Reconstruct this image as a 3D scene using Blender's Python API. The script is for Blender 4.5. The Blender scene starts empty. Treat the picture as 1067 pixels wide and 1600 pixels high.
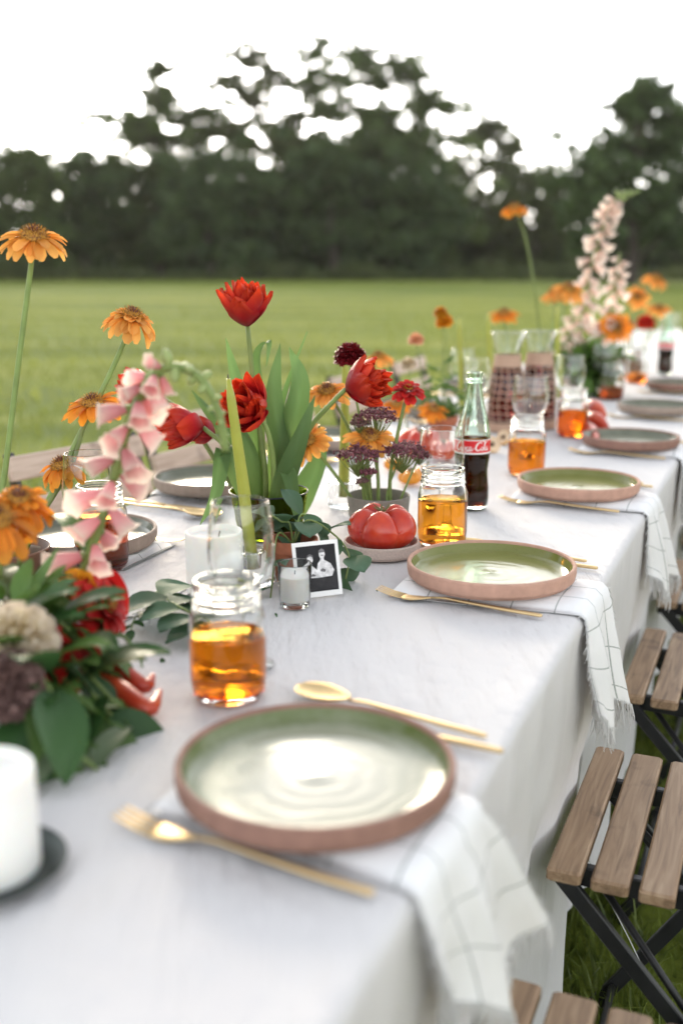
import bpy, math, random
import numpy as np
from mathutils import Vector, Matrix, noise
random.seed(7); rng = np.random.default_rng(7)
R = math.radians
C = bpy.context.scene.collection
S = bpy.context.scene

# ------------------------------------------------------------ camera, sky, sun, exposure
FPX, PITCH, CZ, TH = 1655.0, R(13.05), 1.176, R(22.6)      # focal length in 1600-px units, tilt, eye height, table heading
TZ = 0.75                                                   # table top
cam = bpy.data.cameras.new('camera'); camo = bpy.data.objects.new('camera', cam); C.objects.link(camo)
camo.location = (0, 0, CZ); camo.rotation_euler = (R(90) - PITCH, 0, 0)
cam.sensor_fit = 'VERTICAL'; cam.sensor_height = 36.0; cam.sensor_width = 24.0
cam.lens = FPX / 1600 * 36.0
cam.clip_start = 0.02; cam.clip_end = 3000
cam.dof.use_dof = True; cam.dof.focus_distance = 1.52; cam.dof.aperture_fstop = 2.3
S.camera = camo
SUN_AZ, SUN_EL = R(-9), R(14.0)                              # low sun ahead, a little left, behind the trees
wd = bpy.data.worlds.new('World'); S.world = wd; wd.use_nodes = True
nt = wd.node_tree; nt.nodes.clear()
sky = nt.nodes.new('ShaderNodeTexSky'); sky.sky_type = 'NISHITA'; sky.sun_disc = False
sky.sun_elevation = SUN_EL; sky.sun_rotation = SUN_AZ; sky.air_density = 1.0; sky.dust_density = 0.7; sky.ozone_density = 1.0
hs = nt.nodes.new('ShaderNodeHueSaturation'); hs.inputs['Saturation'].default_value = 0.19
bg = nt.nodes.new('ShaderNodeBackground'); bg.inputs['Strength'].default_value = 0.15
ow = nt.nodes.new('ShaderNodeOutputWorld')
nt.links.new(sky.outputs[0], hs.inputs['Color']); nt.links.new(hs.outputs[0], bg.inputs[0]); nt.links.new(bg.outputs[0], ow.inputs[0])
sd = bpy.data.lights.new('sun', 'SUN'); sd.energy = 1.5; sd.angle = R(24); sd.color = (1.0, 0.84, 0.62)
so = bpy.data.objects.new('sun', sd); C.objects.link(so)
so.rotation_euler = Vector((-math.sin(SUN_AZ)*math.cos(SUN_EL), -math.cos(SUN_AZ)*math.cos(SUN_EL), -math.sin(SUN_EL))).to_track_quat('-Z', 'Y').to_euler()
S.view_settings.view_transform = 'Standard'; S.view_settings.look = 'None'; S.view_settings.gamma = 1.0
S.view_settings.exposure = 1.85
S.cycles.use_denoising = True; S.cycles.max_bounces = 14; S.cycles.transmission_bounces = 14; S.cycles.transparent_max_bounces = 12
S.cycles.caustics_reflective = False; S.cycles.caustics_refractive = True; S.cycles.blur_glossy = 0.6
S.cycles.sample_clamp_indirect = 8.0

# ------------------------------------------------------------ coordinates
cP, sP = math.cos(PITCH), math.sin(PITCH)
def ray(px, py):
    a = (px - 533.5) / FPX; b = (800 - py) / FPX
    return Vector((a, cP + b*sP, -sP + b*cP))
def at(px, py, Y):                       # a point of the place at distance Y
    d = ray(px, py); p = d * (Y / d.y); p.z += CZ; return p
def on(px, py, z=TZ):                    # a point on the level z
    d = ray(px, py); p = d * ((z - CZ) / d.z); p.z = z; return p
def T(u, w, z=TZ):                       # table coordinates: u along the table, w across it
    return Vector((u*math.sin(TH) + w*math.cos(TH), u*math.cos(TH) - w*math.sin(TH), z))
def uw(p): return (p.x*math.sin(TH) + p.y*math.cos(TH), p.x*math.cos(TH) - p.y*math.sin(TH))

# ------------------------------------------------------------ materials
MATS = {}
def nodes_of(name):
    m = bpy.data.materials.new(name); m.use_nodes = True; n = m.node_tree
    b = n.nodes['Principled BSDF']; return m, n, b
def noise_node(n, scale, detail=4, coord='Object', stretch=None, rough=.55):
    tc = n.nodes.new('ShaderNodeTexCoord'); t = n.nodes.new('ShaderNodeTexNoise')
    t.inputs['Scale'].default_value = scale; t.inputs['Detail'].default_value = detail; t.inputs['Roughness'].default_value = rough
    if stretch:
        mp = n.nodes.new('ShaderNodeMapping'); mp.inputs['Scale'].default_value = stretch
        n.links.new(tc.outputs[coord], mp.inputs[0]); n.links.new(mp.outputs[0], t.inputs['Vector'])
    else: n.links.new(tc.outputs[coord], t.inputs['Vector'])
    return t
def ramp(n, src, stops):
    r = n.nodes.new('ShaderNodeValToRGB'); e = r.color_ramp.elements
    while len(e) < len(stops): e.new(0.5)
    for k, (p, c) in enumerate(stops): e[k].position = p; e[k].color = (*c, 1) if len(c) == 3 else c
    n.links.new(src, r.inputs[0]); return r
def add_bump(n, b, src, strength, dist=.002):
    bp = n.nodes.new('ShaderNodeBump'); bp.inputs['Strength'].default_value = strength; bp.inputs['Distance'].default_value = dist
    n.links.new(src, bp.inputs['Height']); n.links.new(bp.outputs[0], b.inputs['Normal']); return bp
def mat(name, col, rough=.5, var=.18, scale=30, bump=0, trans=0, metal=0, spec=.5, sss=0, coat=0, stretch=None, col2=None, objvar=0):
    if name in MATS: return MATS[name]
    m, n, b = nodes_of(name)
    t = noise_node(n, scale, stretch=stretch)
    lo = tuple(c*(1-var) for c in col); hi = col2 or tuple(min(1, c*(1+var)) for c in col)
    r = ramp(n, t.outputs['Fac'], [(.3, lo), (.7, hi)]); src = r.outputs[0]
    if objvar:
        oi = n.nodes.new('ShaderNodeObjectInfo'); h = n.nodes.new('ShaderNodeHueSaturation')
        mr = n.nodes.new('ShaderNodeMapRange'); mr.inputs[3].default_value = 1-objvar; mr.inputs[4].default_value = 1+objvar
        n.links.new(oi.outputs['Random'], mr.inputs[0]); n.links.new(mr.outputs[0], h.inputs['Value']); n.links.new(src, h.inputs['Color'])
        mr2 = n.nodes.new('ShaderNodeMapRange'); mr2.inputs[3].default_value = .5-objvar*.06; mr2.inputs[4].default_value = .5+objvar*.06
        n.links.new(oi.outputs['Random'], mr2.inputs[0]); n.links.new(mr2.outputs[0], h.inputs['Hue']); src = h.outputs[0]
    n.links.new(src, b.inputs['Base Color'])
    b.inputs['Roughness'].default_value = rough; b.inputs['Metallic'].default_value = metal
    b.inputs['Specular IOR Level'].default_value = spec; b.inputs['Coat Weight'].default_value = coat
    if sss:
        b.inputs['Subsurface Weight'].default_value = sss; b.inputs['Subsurface Radius'].default_value = (.01, .006, .004); b.inputs['Subsurface Scale'].default_value = 1.0
    if bump: add_bump(n, b, t.outputs['Fac'], bump)
    if trans:
        tr = n.nodes.new('ShaderNodeBsdfTranslucent'); mx = n.nodes.new('ShaderNodeMixShader'); mx.inputs[0].default_value = trans
        n.links.new(src, tr.inputs[0]); n.links.new(b.outputs[0], mx.inputs[1]); n.links.new(tr.outputs[0], mx.inputs[2])
        n.links.new(mx.outputs[0], n.nodes['Material Output'].inputs[0])
    MATS[name] = m; return m
def petal_mat(name, base, tip, trans=.35, rough=.45, mid=None):    # colour runs from petal base to tip along the petal
    if name in MATS: return MATS[name]
    m, n, b = nodes_of(name)
    tc = n.nodes.new('ShaderNodeTexCoord'); sp = n.nodes.new('ShaderNodeSeparateXYZ'); n.links.new(tc.outputs['UV'], sp.inputs[0])
    t = noise_node(n, 9, coord='UV', stretch=(6, .7, 1))
    ad = n.nodes.new('ShaderNodeMath'); ad.operation = 'MULTIPLY_ADD'; ad.inputs[1].default_value = .45; ad.inputs[2].default_value = -.22
    n.links.new(t.outputs['Fac'], ad.inputs[0]); a2 = n.nodes.new('ShaderNodeMath'); a2.operation = 'ADD'
    n.links.new(ad.outputs[0], a2.inputs[0]); n.links.new(sp.outputs['Y'], a2.inputs[1])
    st = [(.05, base), (.95, tip)]
    if mid: st = [(.05, base), (.5, mid), (.97, tip)]
    r = ramp(n, a2.outputs[0], st)
    oi = n.nodes.new('ShaderNodeObjectInfo'); h = n.nodes.new('ShaderNodeHueSaturation'); mr = n.nodes.new('ShaderNodeMapRange')
    mr.inputs[3].default_value = .78; mr.inputs[4].default_value = 1.15; n.links.new(oi.outputs['Random'], mr.inputs[0])
    n.links.new(mr.outputs[0], h.inputs['Value']); n.links.new(r.outputs[0], h.inputs['Color'])
    n.links.new(h.outputs[0], b.inputs['Base Color']); b.inputs['Roughness'].default_value = rough; b.inputs['Specular IOR Level'].default_value = .35
    add_bump(n, b, t.outputs['Fac'], .35, .001)
    tr = n.nodes.new('ShaderNodeBsdfTranslucent'); mx = n.nodes.new('ShaderNodeMixShader'); mx.inputs[0].default_value = trans
    n.links.new(h.outputs[0], tr.inputs[0]); n.links.new(b.outputs[0], mx.inputs[1]); n.links.new(tr.outputs[0], mx.inputs[2])
    n.links.new(mx.outputs[0], n.nodes['Material Output'].inputs[0])
    MATS[name] = m; return m
def glass(name, col=(1, 1, 1), ior=1.46, rough=0.0):
    if name in MATS: return MATS[name]
    m = bpy.data.materials.new(name); m.use_nodes = True; n = m.node_tree; n.nodes.clear()
    g = n.nodes.new('ShaderNodeBsdfGlass'); g.inputs['IOR'].default_value = ior; g.inputs['Roughness'].default_value = rough; g.inputs['Color'].default_value = (*col, 1)
    o = n.nodes.new('ShaderNodeOutputMaterial'); n.links.new(g.outputs[0], o.inputs[0]); MATS[name] = m; return m

GLASS = glass('clear_glass', (.985, .99, .985))
GREENGLASS = glass('green_tinted_glass', (.92, .985, .945))
OLIVEGLASS = glass('olive_glass', (.42, .50, .09))
TEA = glass('amber_tea', (.95, .50, .10), 1.33); TEA2 = glass('dark_amber_tea', (.90, .36, .06), 1.33)
COLA = glass('cola', (.16, .045, .02), 1.33); SANGRIA = glass('red_punch', (.34, .02, .04), 1.33)
GOLD = mat('brushed_gold', (.74, .55, .29), rough=.42, var=.06, scale=60, metal=1.0, stretch=(1, 12, 12))
BLACKMETAL = mat('black_steel', (.018, .018, .02), rough=.42, var=.3, spec=.5)
STEM = mat('stem_green', (.20, .27, .075), rough=.5, trans=.1, objvar=.15)
LEAF = petal_mat('leaf_green', (.075, .15, .03), (.12, .21, .05), trans=.30, rough=.38)
LEAFDARK = petal_mat('leaf_dark_green', (.035, .09, .026), (.06, .135, .04), trans=.3, rough=.35)
LEAFTULIP = petal_mat('tulip_leaf', (.20, .29, .07), (.15, .26, .085), trans=.40, rough=.55, mid=(.11, .20, .06))
LEAFBLUE = petal_mat('eucalyptus_leaf', (.06, .12, .05), (.09, .165, .10), trans=.25, rough=.6)
TULIP = petal_mat('tulip_petal', (.34, .008, .02), (.70, .06, .015), mid=(.50, .010, .022), trans=.36, rough=.42)
ECHI = petal_mat('coneflower_petal', (.80, .31, .03), (.90, .45, .11), trans=.4, rough=.5)
ECHI2 = petal_mat('coneflower_petal_deep', (.70, .19, .015), (.86, .34, .03), trans=.4, rough=.5)
PINK = petal_mat('foxglove_bell', (.74, .27, .30), (.88, .74, .62), mid=(.80, .40, .41), trans=.42, rough=.5)
BLUSH = petal_mat('foxglove_blush_bell', (.80, .52, .44), (.90, .80, .72), mid=(.86, .68, .60), trans=.42, rough=.5)
CREAMPETAL = petal_mat('cream_petal', (.74, .60, .30), (.88, .74, .58), trans=.35)
PEACHPETAL = petal_mat('peach_petal', (.78, .36, .14), (.85, .50, .32), trans=.35)
MARIGOLD = petal_mat('marigold_petal', (.62, .16, .01), (.80, .38, .02), trans=.3)
REDPETAL = petal_mat('zinnia_petal', (.36, .008, .012), (.58, .025, .02), trans=.3)
DARKRED = petal_mat('maroon_petal', (.10, .004, .008), (.26, .012, .018), trans=.2)
CONE = mat('cone_bristle', (.22, .06, .012), rough=.6, var=.5, scale=300, col2=(.72, .36, .04))
CONEDARK = mat('cone_core', (.13, .03, .012), rough=.6, var=.4, scale=300)
YARROW = mat('yarrow_floret', (.16, .02, .055), rough=.6, var=.6, scale=160, col2=(.32, .11, .13), trans=.1)
SCAB = mat('dusky_floret', (.10, .05, .048), rough=.7, var=.5, scale=160, col2=(.25, .14, .12))
BUD = mat('green_bud', (.38, .46, .18), rough=.5, trans=.25, scale=80)
TAPER = mat('chartreuse_wax', (.34, .355, .05), rough=.42, var=.07, scale=40, sss=.35, bump=.05)
WAX = mat('white_wax', (.83, .82, .78), rough=.5, var=.03, scale=40, sss=.5)
WICK = mat('candle_wick', (.05, .045, .04), rough=.9)
TOMATO = mat('tomato_skin', (.46, .016, .012), rough=.27, var=.15, scale=26, spec=.5, sss=.12, coat=.1, col2=(.60, .065, .02), bump=.04)
TOMATO2 = mat('tomato_skin_orange', (.72, .28, .02), rough=.25, var=.2, scale=30, sss=.1)
CALYX = mat('dry_calyx', (.14, .13, .045), rough=.8, scale=90)
PEPPER = mat('pepper_skin', (.50, .018, .015), rough=.3, var=.35, scale=18, col2=(.62, .10, .03), sss=.1)
TERRA = mat('terracotta', (.36, .12, .06), rough=.85, var=.2, scale=60, bump=.2)
CONCRETE = mat('grey_cup_clay', (.24, .22, .19), rough=.8, var=.1, scale=200, bump=.15)
SPECK = mat('speckled_stoneware', (.50, .40, .345), rough=.75, var=.16, scale=420, bump=.2)
DARKTRAY = mat('dark_pewter', (.05, .06, .055), rough=.35, var=.4, scale=50, metal=.7)
BROWNBOWL = mat('brown_bowl_clay', (.15, .07, .04), rough=.5, var=.3, scale=30)
ROPE = mat('net_cord', (.50, .34, .25), rough=.9, var=.2, scale=300, bump=.3)
RED = mat('label_red', (.62, .012, .02), rough=.35, var=.04); WHITE = mat('label_white', (.85, .85, .83), rough=.4, var=.02)
PAPER = mat('photo_border', (.80, .79, .77), rough=.35, var=.03); PRINT = mat('photo_black', (.014, .013, .015), rough=.5, var=.4, scale=40, spec=.2)
FIG = mat('photo_pale_tone', (.62, .60, .60), rough=.25, var=.35, scale=160); FIG2 = mat('photo_mid_tone', (.12, .11, .115), rough=.25, var=.4, scale=160)

def wood_mat(name, a, b_, c):
    m, n, b = nodes_of(name)
    tc = n.nodes.new('ShaderNodeTexCoord'); oi = n.nodes.new('ShaderNodeObjectInfo')
    va = n.nodes.new('ShaderNodeVectorMath'); va.operation = 'ADD'; n.links.new(tc.outputs['Object'], va.inputs[0])
    sc = n.nodes.new('ShaderNodeVectorMath'); sc.operation = 'SCALE'; sc.inputs[0].default_value = (3, 7, 5); n.links.new(oi.outputs['Random'], sc.inputs['Scale'])
    n.links.new(sc.outputs[0], va.inputs[1])
    mp = n.nodes.new('ShaderNodeMapping'); mp.inputs['Scale'].default_value = (26, 2.0, 26); n.links.new(va.outputs[0], mp.inputs[0])
    t = n.nodes.new('ShaderNodeTexNoise'); t.inputs['Scale'].default_value = 3; t.inputs['Detail'].default_value = 8; t.inputs['Distortion'].default_value = 1.2; n.links.new(mp.outputs[0], t.inputs['Vector'])
    r = ramp(n, t.outputs['Fac'], [(.25, a), (.5, b_), (.75, c)])
    t2 = n.nodes.new('ShaderNodeTexNoise'); t2.inputs['Scale'].default_value = 14; t2.inputs['Detail'].default_value = 3; n.links.new(va.outputs[0], t2.inputs['Vector'])
    r2 = ramp(n, t2.outputs['Fac'], [(.30, (.45, .42, .42)), (.42, (1, 1, 1))])
    mx = n.nodes.new('ShaderNodeMix'); mx.data_type = 'RGBA'; mx.blend_type = 'MULTIPLY'; mx.inputs[0].default_value = .75
    n.links.new(r.outputs[0], mx.inputs['A']); n.links.new(r2.outputs[0], mx.inputs['B']); n.links.new(mx.outputs['Result'], b.inputs['Base Color'])
    b.inputs['Roughness'].default_value = .55; add_bump(n, b, t.outputs['Fac'], .25, .001); MATS[name] = m; return m
WOOD = wood_mat('seat_wood', (.17, .105, .06), (.31, .20, .118), (.43, .305, .195))
WOODPALE = wood_mat('back_wood', (.36, .26, .20), (.50, .38, .30), (.58, .46, .38))
TABLEWOOD = wood_mat('table_wood', (.06, .035, .02), (.10, .06, .035), (.16, .10, .06))

def cloth_mat():
    m, n, b = nodes_of('white_linen')
    t = noise_node(n, 5, 6, stretch=(1, 1, 1)); t2 = noise_node(n, 900, 2); t3 = noise_node(n, 7, 4, stretch=(3.2, .8, .25))
    r = ramp(n, t.outputs['Fac'], [(.3, (.77, .75, .752)), (.7, (.81, .795, .79))]); n.links.new(r.outputs[0], b.inputs['Base Color'])
    b.inputs['Roughness'].default_value = .9; b.inputs['Specular IOR Level'].default_value = .15
    b.inputs['Sheen Weight'].default_value = .15
    b1 = n.nodes.new('ShaderNodeBump'); b1.inputs['Strength'].default_value = .95; b1.inputs['Distance'].default_value = .014; n.links.new(t3.outputs['Fac'], b1.inputs['Height'])
    b2 = n.nodes.new('ShaderNodeBump'); b2.inputs['Strength'].default_value = .25; b2.inputs['Distance'].default_value = .0006; n.links.new(t2.outputs['Fac'], b2.inputs['Height'])
    t4 = noise_node(n, 38, 5, stretch=(1, 1, .07)); b3 = n.nodes.new('ShaderNodeBump'); b3.inputs['Strength'].default_value = .5; b3.inputs['Distance'].default_value = .006; n.links.new(t4.outputs['Fac'], b3.inputs['Height'])
    n.links.new(b1.outputs[0], b3.inputs['Normal']); n.links.new(b3.outputs[0], b2.inputs['Normal']); n.links.new(b2.outputs[0], b.inputs['Normal'])
    tr = n.nodes.new('ShaderNodeBsdfTranslucent'); tr.inputs[0].default_value = (.8, .78, .76, 1); mx = n.nodes.new('ShaderNodeMixShader'); mx.inputs[0].default_value = .18
    n.links.new(b.outputs[0], mx.inputs[1]); n.links.new(tr.outputs[0], mx.inputs[2]); n.links.new(mx.outputs[0], n.nodes['Material Output'].inputs[0])
    MATS['linen'] = m; return m
LINEN = cloth_mat()
def napkin_mat():                        # white cotton with thin dark green window-pane lines, in the cloth's own weave coordinates
    m, n, b = nodes_of('checked_napkin')
    tc = n.nodes.new('ShaderNodeTexCoord'); sp = n.nodes.new('ShaderNodeSeparateXYZ'); n.links.new(tc.outputs['UV'], sp.inputs[0])
    mk = []
    for ax in 'XY':
        fr = n.nodes.new('ShaderNodeMath'); fr.operation = 'FRACT'; n.links.new(sp.outputs[ax], fr.inputs[0])
        lt = n.nodes.new('ShaderNodeMath'); lt.operation = 'LESS_THAN'; lt.inputs[1].default_value = .032; n.links.new(fr.outputs[0], lt.inputs[0]); mk.append(lt)
    ad = n.nodes.new('ShaderNodeMath'); ad.operation = 'ADD'; ad.use_clamp = True; n.links.new(mk[0].outputs[0], ad.inputs[0]); n.links.new(mk[1].outputs[0], ad.inputs[1])
    t2 = noise_node(n, 700, 2)
    mu = n.nodes.new('ShaderNodeMath'); mu.operation = 'MULTIPLY'; n.links.new(ad.outputs[0], mu.inputs[0])
    rr = ramp(n, t2.outputs['Fac'], [(.3, (.3, .3, .3)), (.6, (.7, .7, .7))]); n.links.new(rr.outputs[0], mu.inputs[1])
    mx = n.nodes.new('ShaderNodeMix'); mx.data_type = 'RGBA'; mx.inputs['A'].default_value = (.84, .84, .84, 1); mx.inputs['B'].default_value = (.06, .10, .075, 1)
    n.links.new(mu.outputs[0], mx.inputs[0]); n.links.new(mx.outputs['Result'], b.inputs['Base Color'])
    b.inputs['Roughness'].default_value = .9; b.inputs['Specular IOR Level'].default_value = .15
    tn = noise_node(n, 22, 4); bq_ = add_bump(n, b, t2.outputs['Fac'], .3, .0006); bc = n.nodes.new('ShaderNodeBump'); bc.inputs['Strength'].default_value = .6; bc.inputs['Distance'].default_value = .006; n.links.new(tn.outputs['Fac'], bc.inputs['Height']); n.links.new(bc.outputs[0], bq_.inputs['Normal']); MATS['napkin'] = m; return m
NAPKIN = napkin_mat(); FRINGE = mat('napkin_fringe', (.84, .84, .84), rough=.9, var=.04, trans=.2)
def glaze_mat(name, mid, rim, speck):
    m, n, b = nodes_of(name)
    tc = n.nodes.new('ShaderNodeTexCoord'); ln = n.nodes.new('ShaderNodeVectorMath'); ln.operation = 'LENGTH'
    mp = n.nodes.new('ShaderNodeMapping'); mp.inputs['Scale'].default_value = (1, 1, 0); n.links.new(tc.outputs['Object'], mp.inputs[0]); n.links.new(mp.outputs[0], ln.inputs[0])
    t = noise_node(n, 26, 5); ma = n.nodes.new('ShaderNodeMath'); ma.operation = 'MULTIPLY_ADD'; ma.inputs[1].default_value = .03; n.links.new(t.outputs['Fac'], ma.inputs[0]); n.links.new(ln.outputs['Value'], ma.inputs[2])
    ms = n.nodes.new('ShaderNodeMath'); ms.operation = 'MULTIPLY'; ms.inputs[1].default_value = 8; n.links.new(ma.outputs[0], ms.inputs[0])
    r = ramp(n, ms.outputs[0], [(.45, mid), (.86, tuple((a+b_)/2 for a, b_ in zip(mid, rim))), (1.0, rim)])
    ts = noise_node(n, 420, 2); rs = ramp(n, ts.outputs['Fac'], [(.30, speck), (.36, (1, 1, 1))])
    mx = n.nodes.new('ShaderNodeMix'); mx.data_type = 'RGBA'; mx.blend_type = 'MULTIPLY'; mx.inputs[0].default_value = .6
    n.links.new(r.outputs[0], mx.inputs['A']); n.links.new(rs.outputs[0], mx.inputs['B']); n.links.new(mx.outputs['Result'], b.inputs['Base Color'])
    b.inputs['Roughness'].default_value = .16; b.inputs['IOR'].default_value = 1.5; b.inputs['Specular IOR Level'].default_value = .36
    wv = n.nodes.new('ShaderNodeMath'); wv.operation = 'SINE'; mw = n.nodes.new('ShaderNodeMath'); mw.operation = 'MULTIPLY'; mw.inputs[1].default_value = 330
    n.links.new(ma.outputs[0], mw.inputs[0]); n.links.new(mw.outputs[0], wv.inputs[0]); add_bump(n, b, wv.outputs[0], .05, .0012)
    MATS[name] = m; return m
GLAZE_CREAM = glaze_mat('cream_glaze', (.46, .45, .37), (.12, .15, .05), (.5, .5, .4))
GLAZE_OLIVE = glaze_mat('olive_glaze', (.27, .27, .105), (.17, .18, .045), (.5, .5, .4))
GLAZE_GREY = glaze_mat('grey_glaze', (.31, .31, .24), (.14, .15, .11), (.5, .5, .4))
CLAY_PINK = mat('pink_clay', (.47, .275, .205), rough=.8, var=.12, scale=70, bump=.15)
CLAY_BROWN = mat('brown_clay', (.26, .14, .105), rough=.75, var=.15, scale=70, bump=.15)
CLAY_GREY = mat('grey_brown_clay', (.31, .24, .195), rough=.8, var=.15, scale=70, bump=.15)

# ------------------------------------------------------------ mesh helpers
def crisp(prof):                         # holding loops beside the sharp corners of a turned profile
    out = []
    for i, p in enumerate(prof):
        if 0 < i < len(prof)-1:
            a = (p[0]-prof[i-1][0], p[1]-prof[i-1][1]); b = (prof[i+1][0]-p[0], prof[i+1][1]-p[1]); la, lb = math.hypot(*a), math.hypot(*b)
            if la > 1e-9 and lb > 1e-9 and (a[0]*b[0]+a[1]*b[1])/(la*lb) < .86:
                if la > .0016: q = min(.0006, la*.3)/la; out.append((p[0]-a[0]*q, p[1]-a[1]*q))
                out.append(p)
                if lb > .0016: q = min(.0006, lb*.3)/lb; out.append((p[0]+b[0]*q, p[1]+b[1]*q))
                continue
        out.append(p)
    return out
class MB:
    def __init__(s): s.v = []; s.f = []; s.uv = {}
    def add(s, vs, fs, uvs=None):
        o = len(s.v); s.v += [tuple(v) for v in vs]; s.f += [tuple(i+o for i in f) for f in fs]
        if uvs:
            for i, q in enumerate(uvs): s.uv[o+i] = q
        return s
    def lathe(s, prof, n=28, at_=(0, 0, 0), closed=True, ang=None):
        prof = crisp(prof); vs = []; fs = []; k = len(prof)
        for j in range(n):
            a = 2*math.pi*j/n
            for r, z in prof: vs.append((at_[0]+r*math.cos(a), at_[1]+r*math.sin(a), at_[2]+z))
        for j in range(n):
            j2 = (j+1) % n
            for i in range(k-1):
                q = []
                for ix in (j*k+i, j2*k+i, j2*k+i+1, j*k+i+1):
                    q.append(ix)
                if prof[i][0] < 1e-7: q = [j*k+i, j2*k+i+1, j*k+i+1]
                elif prof[i+1][0] < 1e-7: q = [j*k+i, j2*k+i, j*k+i+1]
                fs.append(q)
        # weld the poles
        for i in (0, k-1):
            if prof[i][0] < 1e-7:
                fs = [[(i if ix % k == i else ix) for ix in f] for f in fs]
        return s.add(vs, fs)
    def tube(s, pts, rad, n=8, cap=True):
        pts = [Vector(p) for p in pts]; k = len(pts)
        rad = rad if hasattr(rad, '__len__') else [rad]*k
        vs = []; fs = []; prev = None
        for i, p in enumerate(pts):
            d = (pts[min(i+1, k-1)] - pts[max(i-1, 0)]).normalized()
            if prev is None:
                a = Vector((0, 0, 1)) if abs(d.z) < .9 else Vector((1, 0, 0)); x = d.cross(a).normalized()
            else: x = (prev - d*prev.dot(d)).normalized()
            prev = x; y = d.cross(x)
            for j in range(n):
                a = 2*math.pi*j/n; vs.append(p + (x*math.cos(a) + y*math.sin(a))*rad[i])
        for i in range(k-1):
            for j in range(n): fs.append((i*n+j, i*n+(j+1) % n, (i+1)*n+(j+1) % n, (i+1)*n+j))
        if cap: fs.append(tuple(range(n-1, -1, -1))); fs.append(tuple((k-1)*n+j for j in range(n)))
        return s.add(vs, fs)
    def box(s, c, d, M=None, bev=0):
        x, y, z = d[0]/2, d[1]/2, d[2]/2
        if bev:
            b = bev; vs = []
            for sz in (-1, 1):
                for ring in ((0, 1), (1, 0)) if sz < 0 else ((1, 0), (0, 1)):
                    pass
            lv = [(-z, b), (-z+b, 0), (z-b, 0), (z, b)]
            for zz, ins in lv:
                xx, yy = x-ins, y-ins
                vs += [(-xx+b, -yy, zz), (xx-b, -yy, zz), (xx, -yy+b, zz), (xx, yy-b, zz), (xx-b, yy, zz), (-xx+b, yy, zz), (-xx, yy-b, zz), (-xx, -yy+b, zz)]
            fs = []
            for i in range(3):
                for j in range(8): fs.append((i*8+j, i*8+(j+1) % 8, (i+1)*8+(j+1) % 8, (i+1)*8+j))
            fs += [tuple(range(7, -1, -1)), tuple(range(24, 32))]
        else:
            vs = [(-x, -y, -z), (x, -y, -z), (x, y, -z), (-x, y, -z), (-x, -y, z), (x, -y, z), (x, y, z), (-x, y, z)]
            fs = [(3, 2, 1, 0), (4, 5, 6, 7), (0, 1, 5, 4), (1, 2, 6, 5), (2, 3, 7, 6), (3, 0, 4, 7)]
        vs = [Vector(v) for v in vs]
        if M: vs = [M @ v for v in vs]
        return s.add([v + Vector(c) for v in vs], fs)
    def bar(s, a, b, wx, wy):            # a flat bar from a to b
        a = Vector(a); b = Vector(b); d = b-a; q = d.to_track_quat('Y', 'Z').to_matrix()
        return s.box((a+b)/2, (wx, d.length, wy), q, bev=min(wx, wy)*.15)
    def grid(s, P, uv=None, wrap=False):          # P: rows of points
        nr, nc = len(P), len(P[0]); vs = [p for r in P for p in r]; fs = []
        for i in range(nr-1):
            for j in range(nc-1): fs.append((i*nc+j, i*nc+j+1, (i+1)*nc+j+1, (i+1)*nc+j))
        return s.add(vs, fs, [(j/(nc-1), i/(nr-1)) for i in range(nr) for j in range(nc)] if uv is None else uv)
    def blob(s, c, r, n=6, m=4, jit=0):
        pf = [(r*math.sin(math.pi*i/m), -r*math.cos(math.pi*i/m)) for i in range(m+1)]; pf[0] = (0, -r); pf[-1] = (0, r)
        return s.lathe(pf, n, c)
    def mesh(s, name, m, smooth=True, off=None):
        me = bpy.data.meshes.new(name)
        v = s.v if off is None else [(a[0]-off[0], a[1]-off[1], a[2]-off[2]) for a in s.v]
        me.from_pydata(v, [], s.f); me.materials.append(m)
        if s.uv:
            ul = me.uv_layers.new(name='UVMap'); li = np.empty(len(me.loops), dtype=np.int32); me.loops.foreach_get('vertex_index', li)
            arr = np.array([s.uv.get(i, (0, 0)) for i in range(len(s.v))], dtype=np.float32); ul.data.foreach_set('uv', arr[li].ravel())
        if smooth: me.polygons.foreach_set('use_smooth', [True]*len(me.polygons))
        me.update(); return me
def put(name, me, parent=None, M=None):
    o = bpy.data.objects.new(name, me); C.objects.link(o)
    if parent: o.parent = parent
    if M is not None: o.matrix_local = M
    return o
def obj(name, mb, m, parent=None, smooth=True, off=None, M=None): return put(name, mb.mesh(name, m, smooth, off), parent, M)
def tag(o, label, cat, group=None):
    o['label'] = label; o['category'] = cat
    if group: o['group'] = group
    return o
def thing(name, label, cat, loc=(0, 0, 0), rz=0, group=None):
    o = bpy.data.objects.new(name, None); C.objects.link(o); o.location = loc; o.rotation_euler = (0, 0, rz); o.empty_display_size = .02
    return tag(o, label, cat, group)
def structure(o): o['kind'] = 'structure'; return o
def stuff(o): o['kind'] = 'stuff'; return o
def copytree(root, loc, rz, label):
    r = root.copy(); C.objects.link(r); r.location = loc; r.rotation_euler = (0, 0, rz); r['label'] = label
    for ch in root.children:
        c = ch.copy(); C.objects.link(c); c.parent = r
        for g in ch.children:
            d = g.copy(); C.objects.link(d); d.parent = c
    return r
def smoothpath(pts, n=6):                # Catmull-Rom
    P = [Vector(p) for p in pts]; P = [P[0]*2-P[1]] + P + [P[-1]*2-P[-2]]; out = []
    for i in range(1, len(P)-2):
        for k in range(n):
            t = k/n; a, b, c, d = P[i-1], P[i], P[i+1], P[i+2]
            out.append(.5*((2*b) + (c-a)*t + (2*a-5*b+4*c-d)*t*t + (3*b-a-3*c+d)*t**3))
    out.append(P[-2]); return out
def lerp(a, b, t): return a + (b-a)*t

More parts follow.
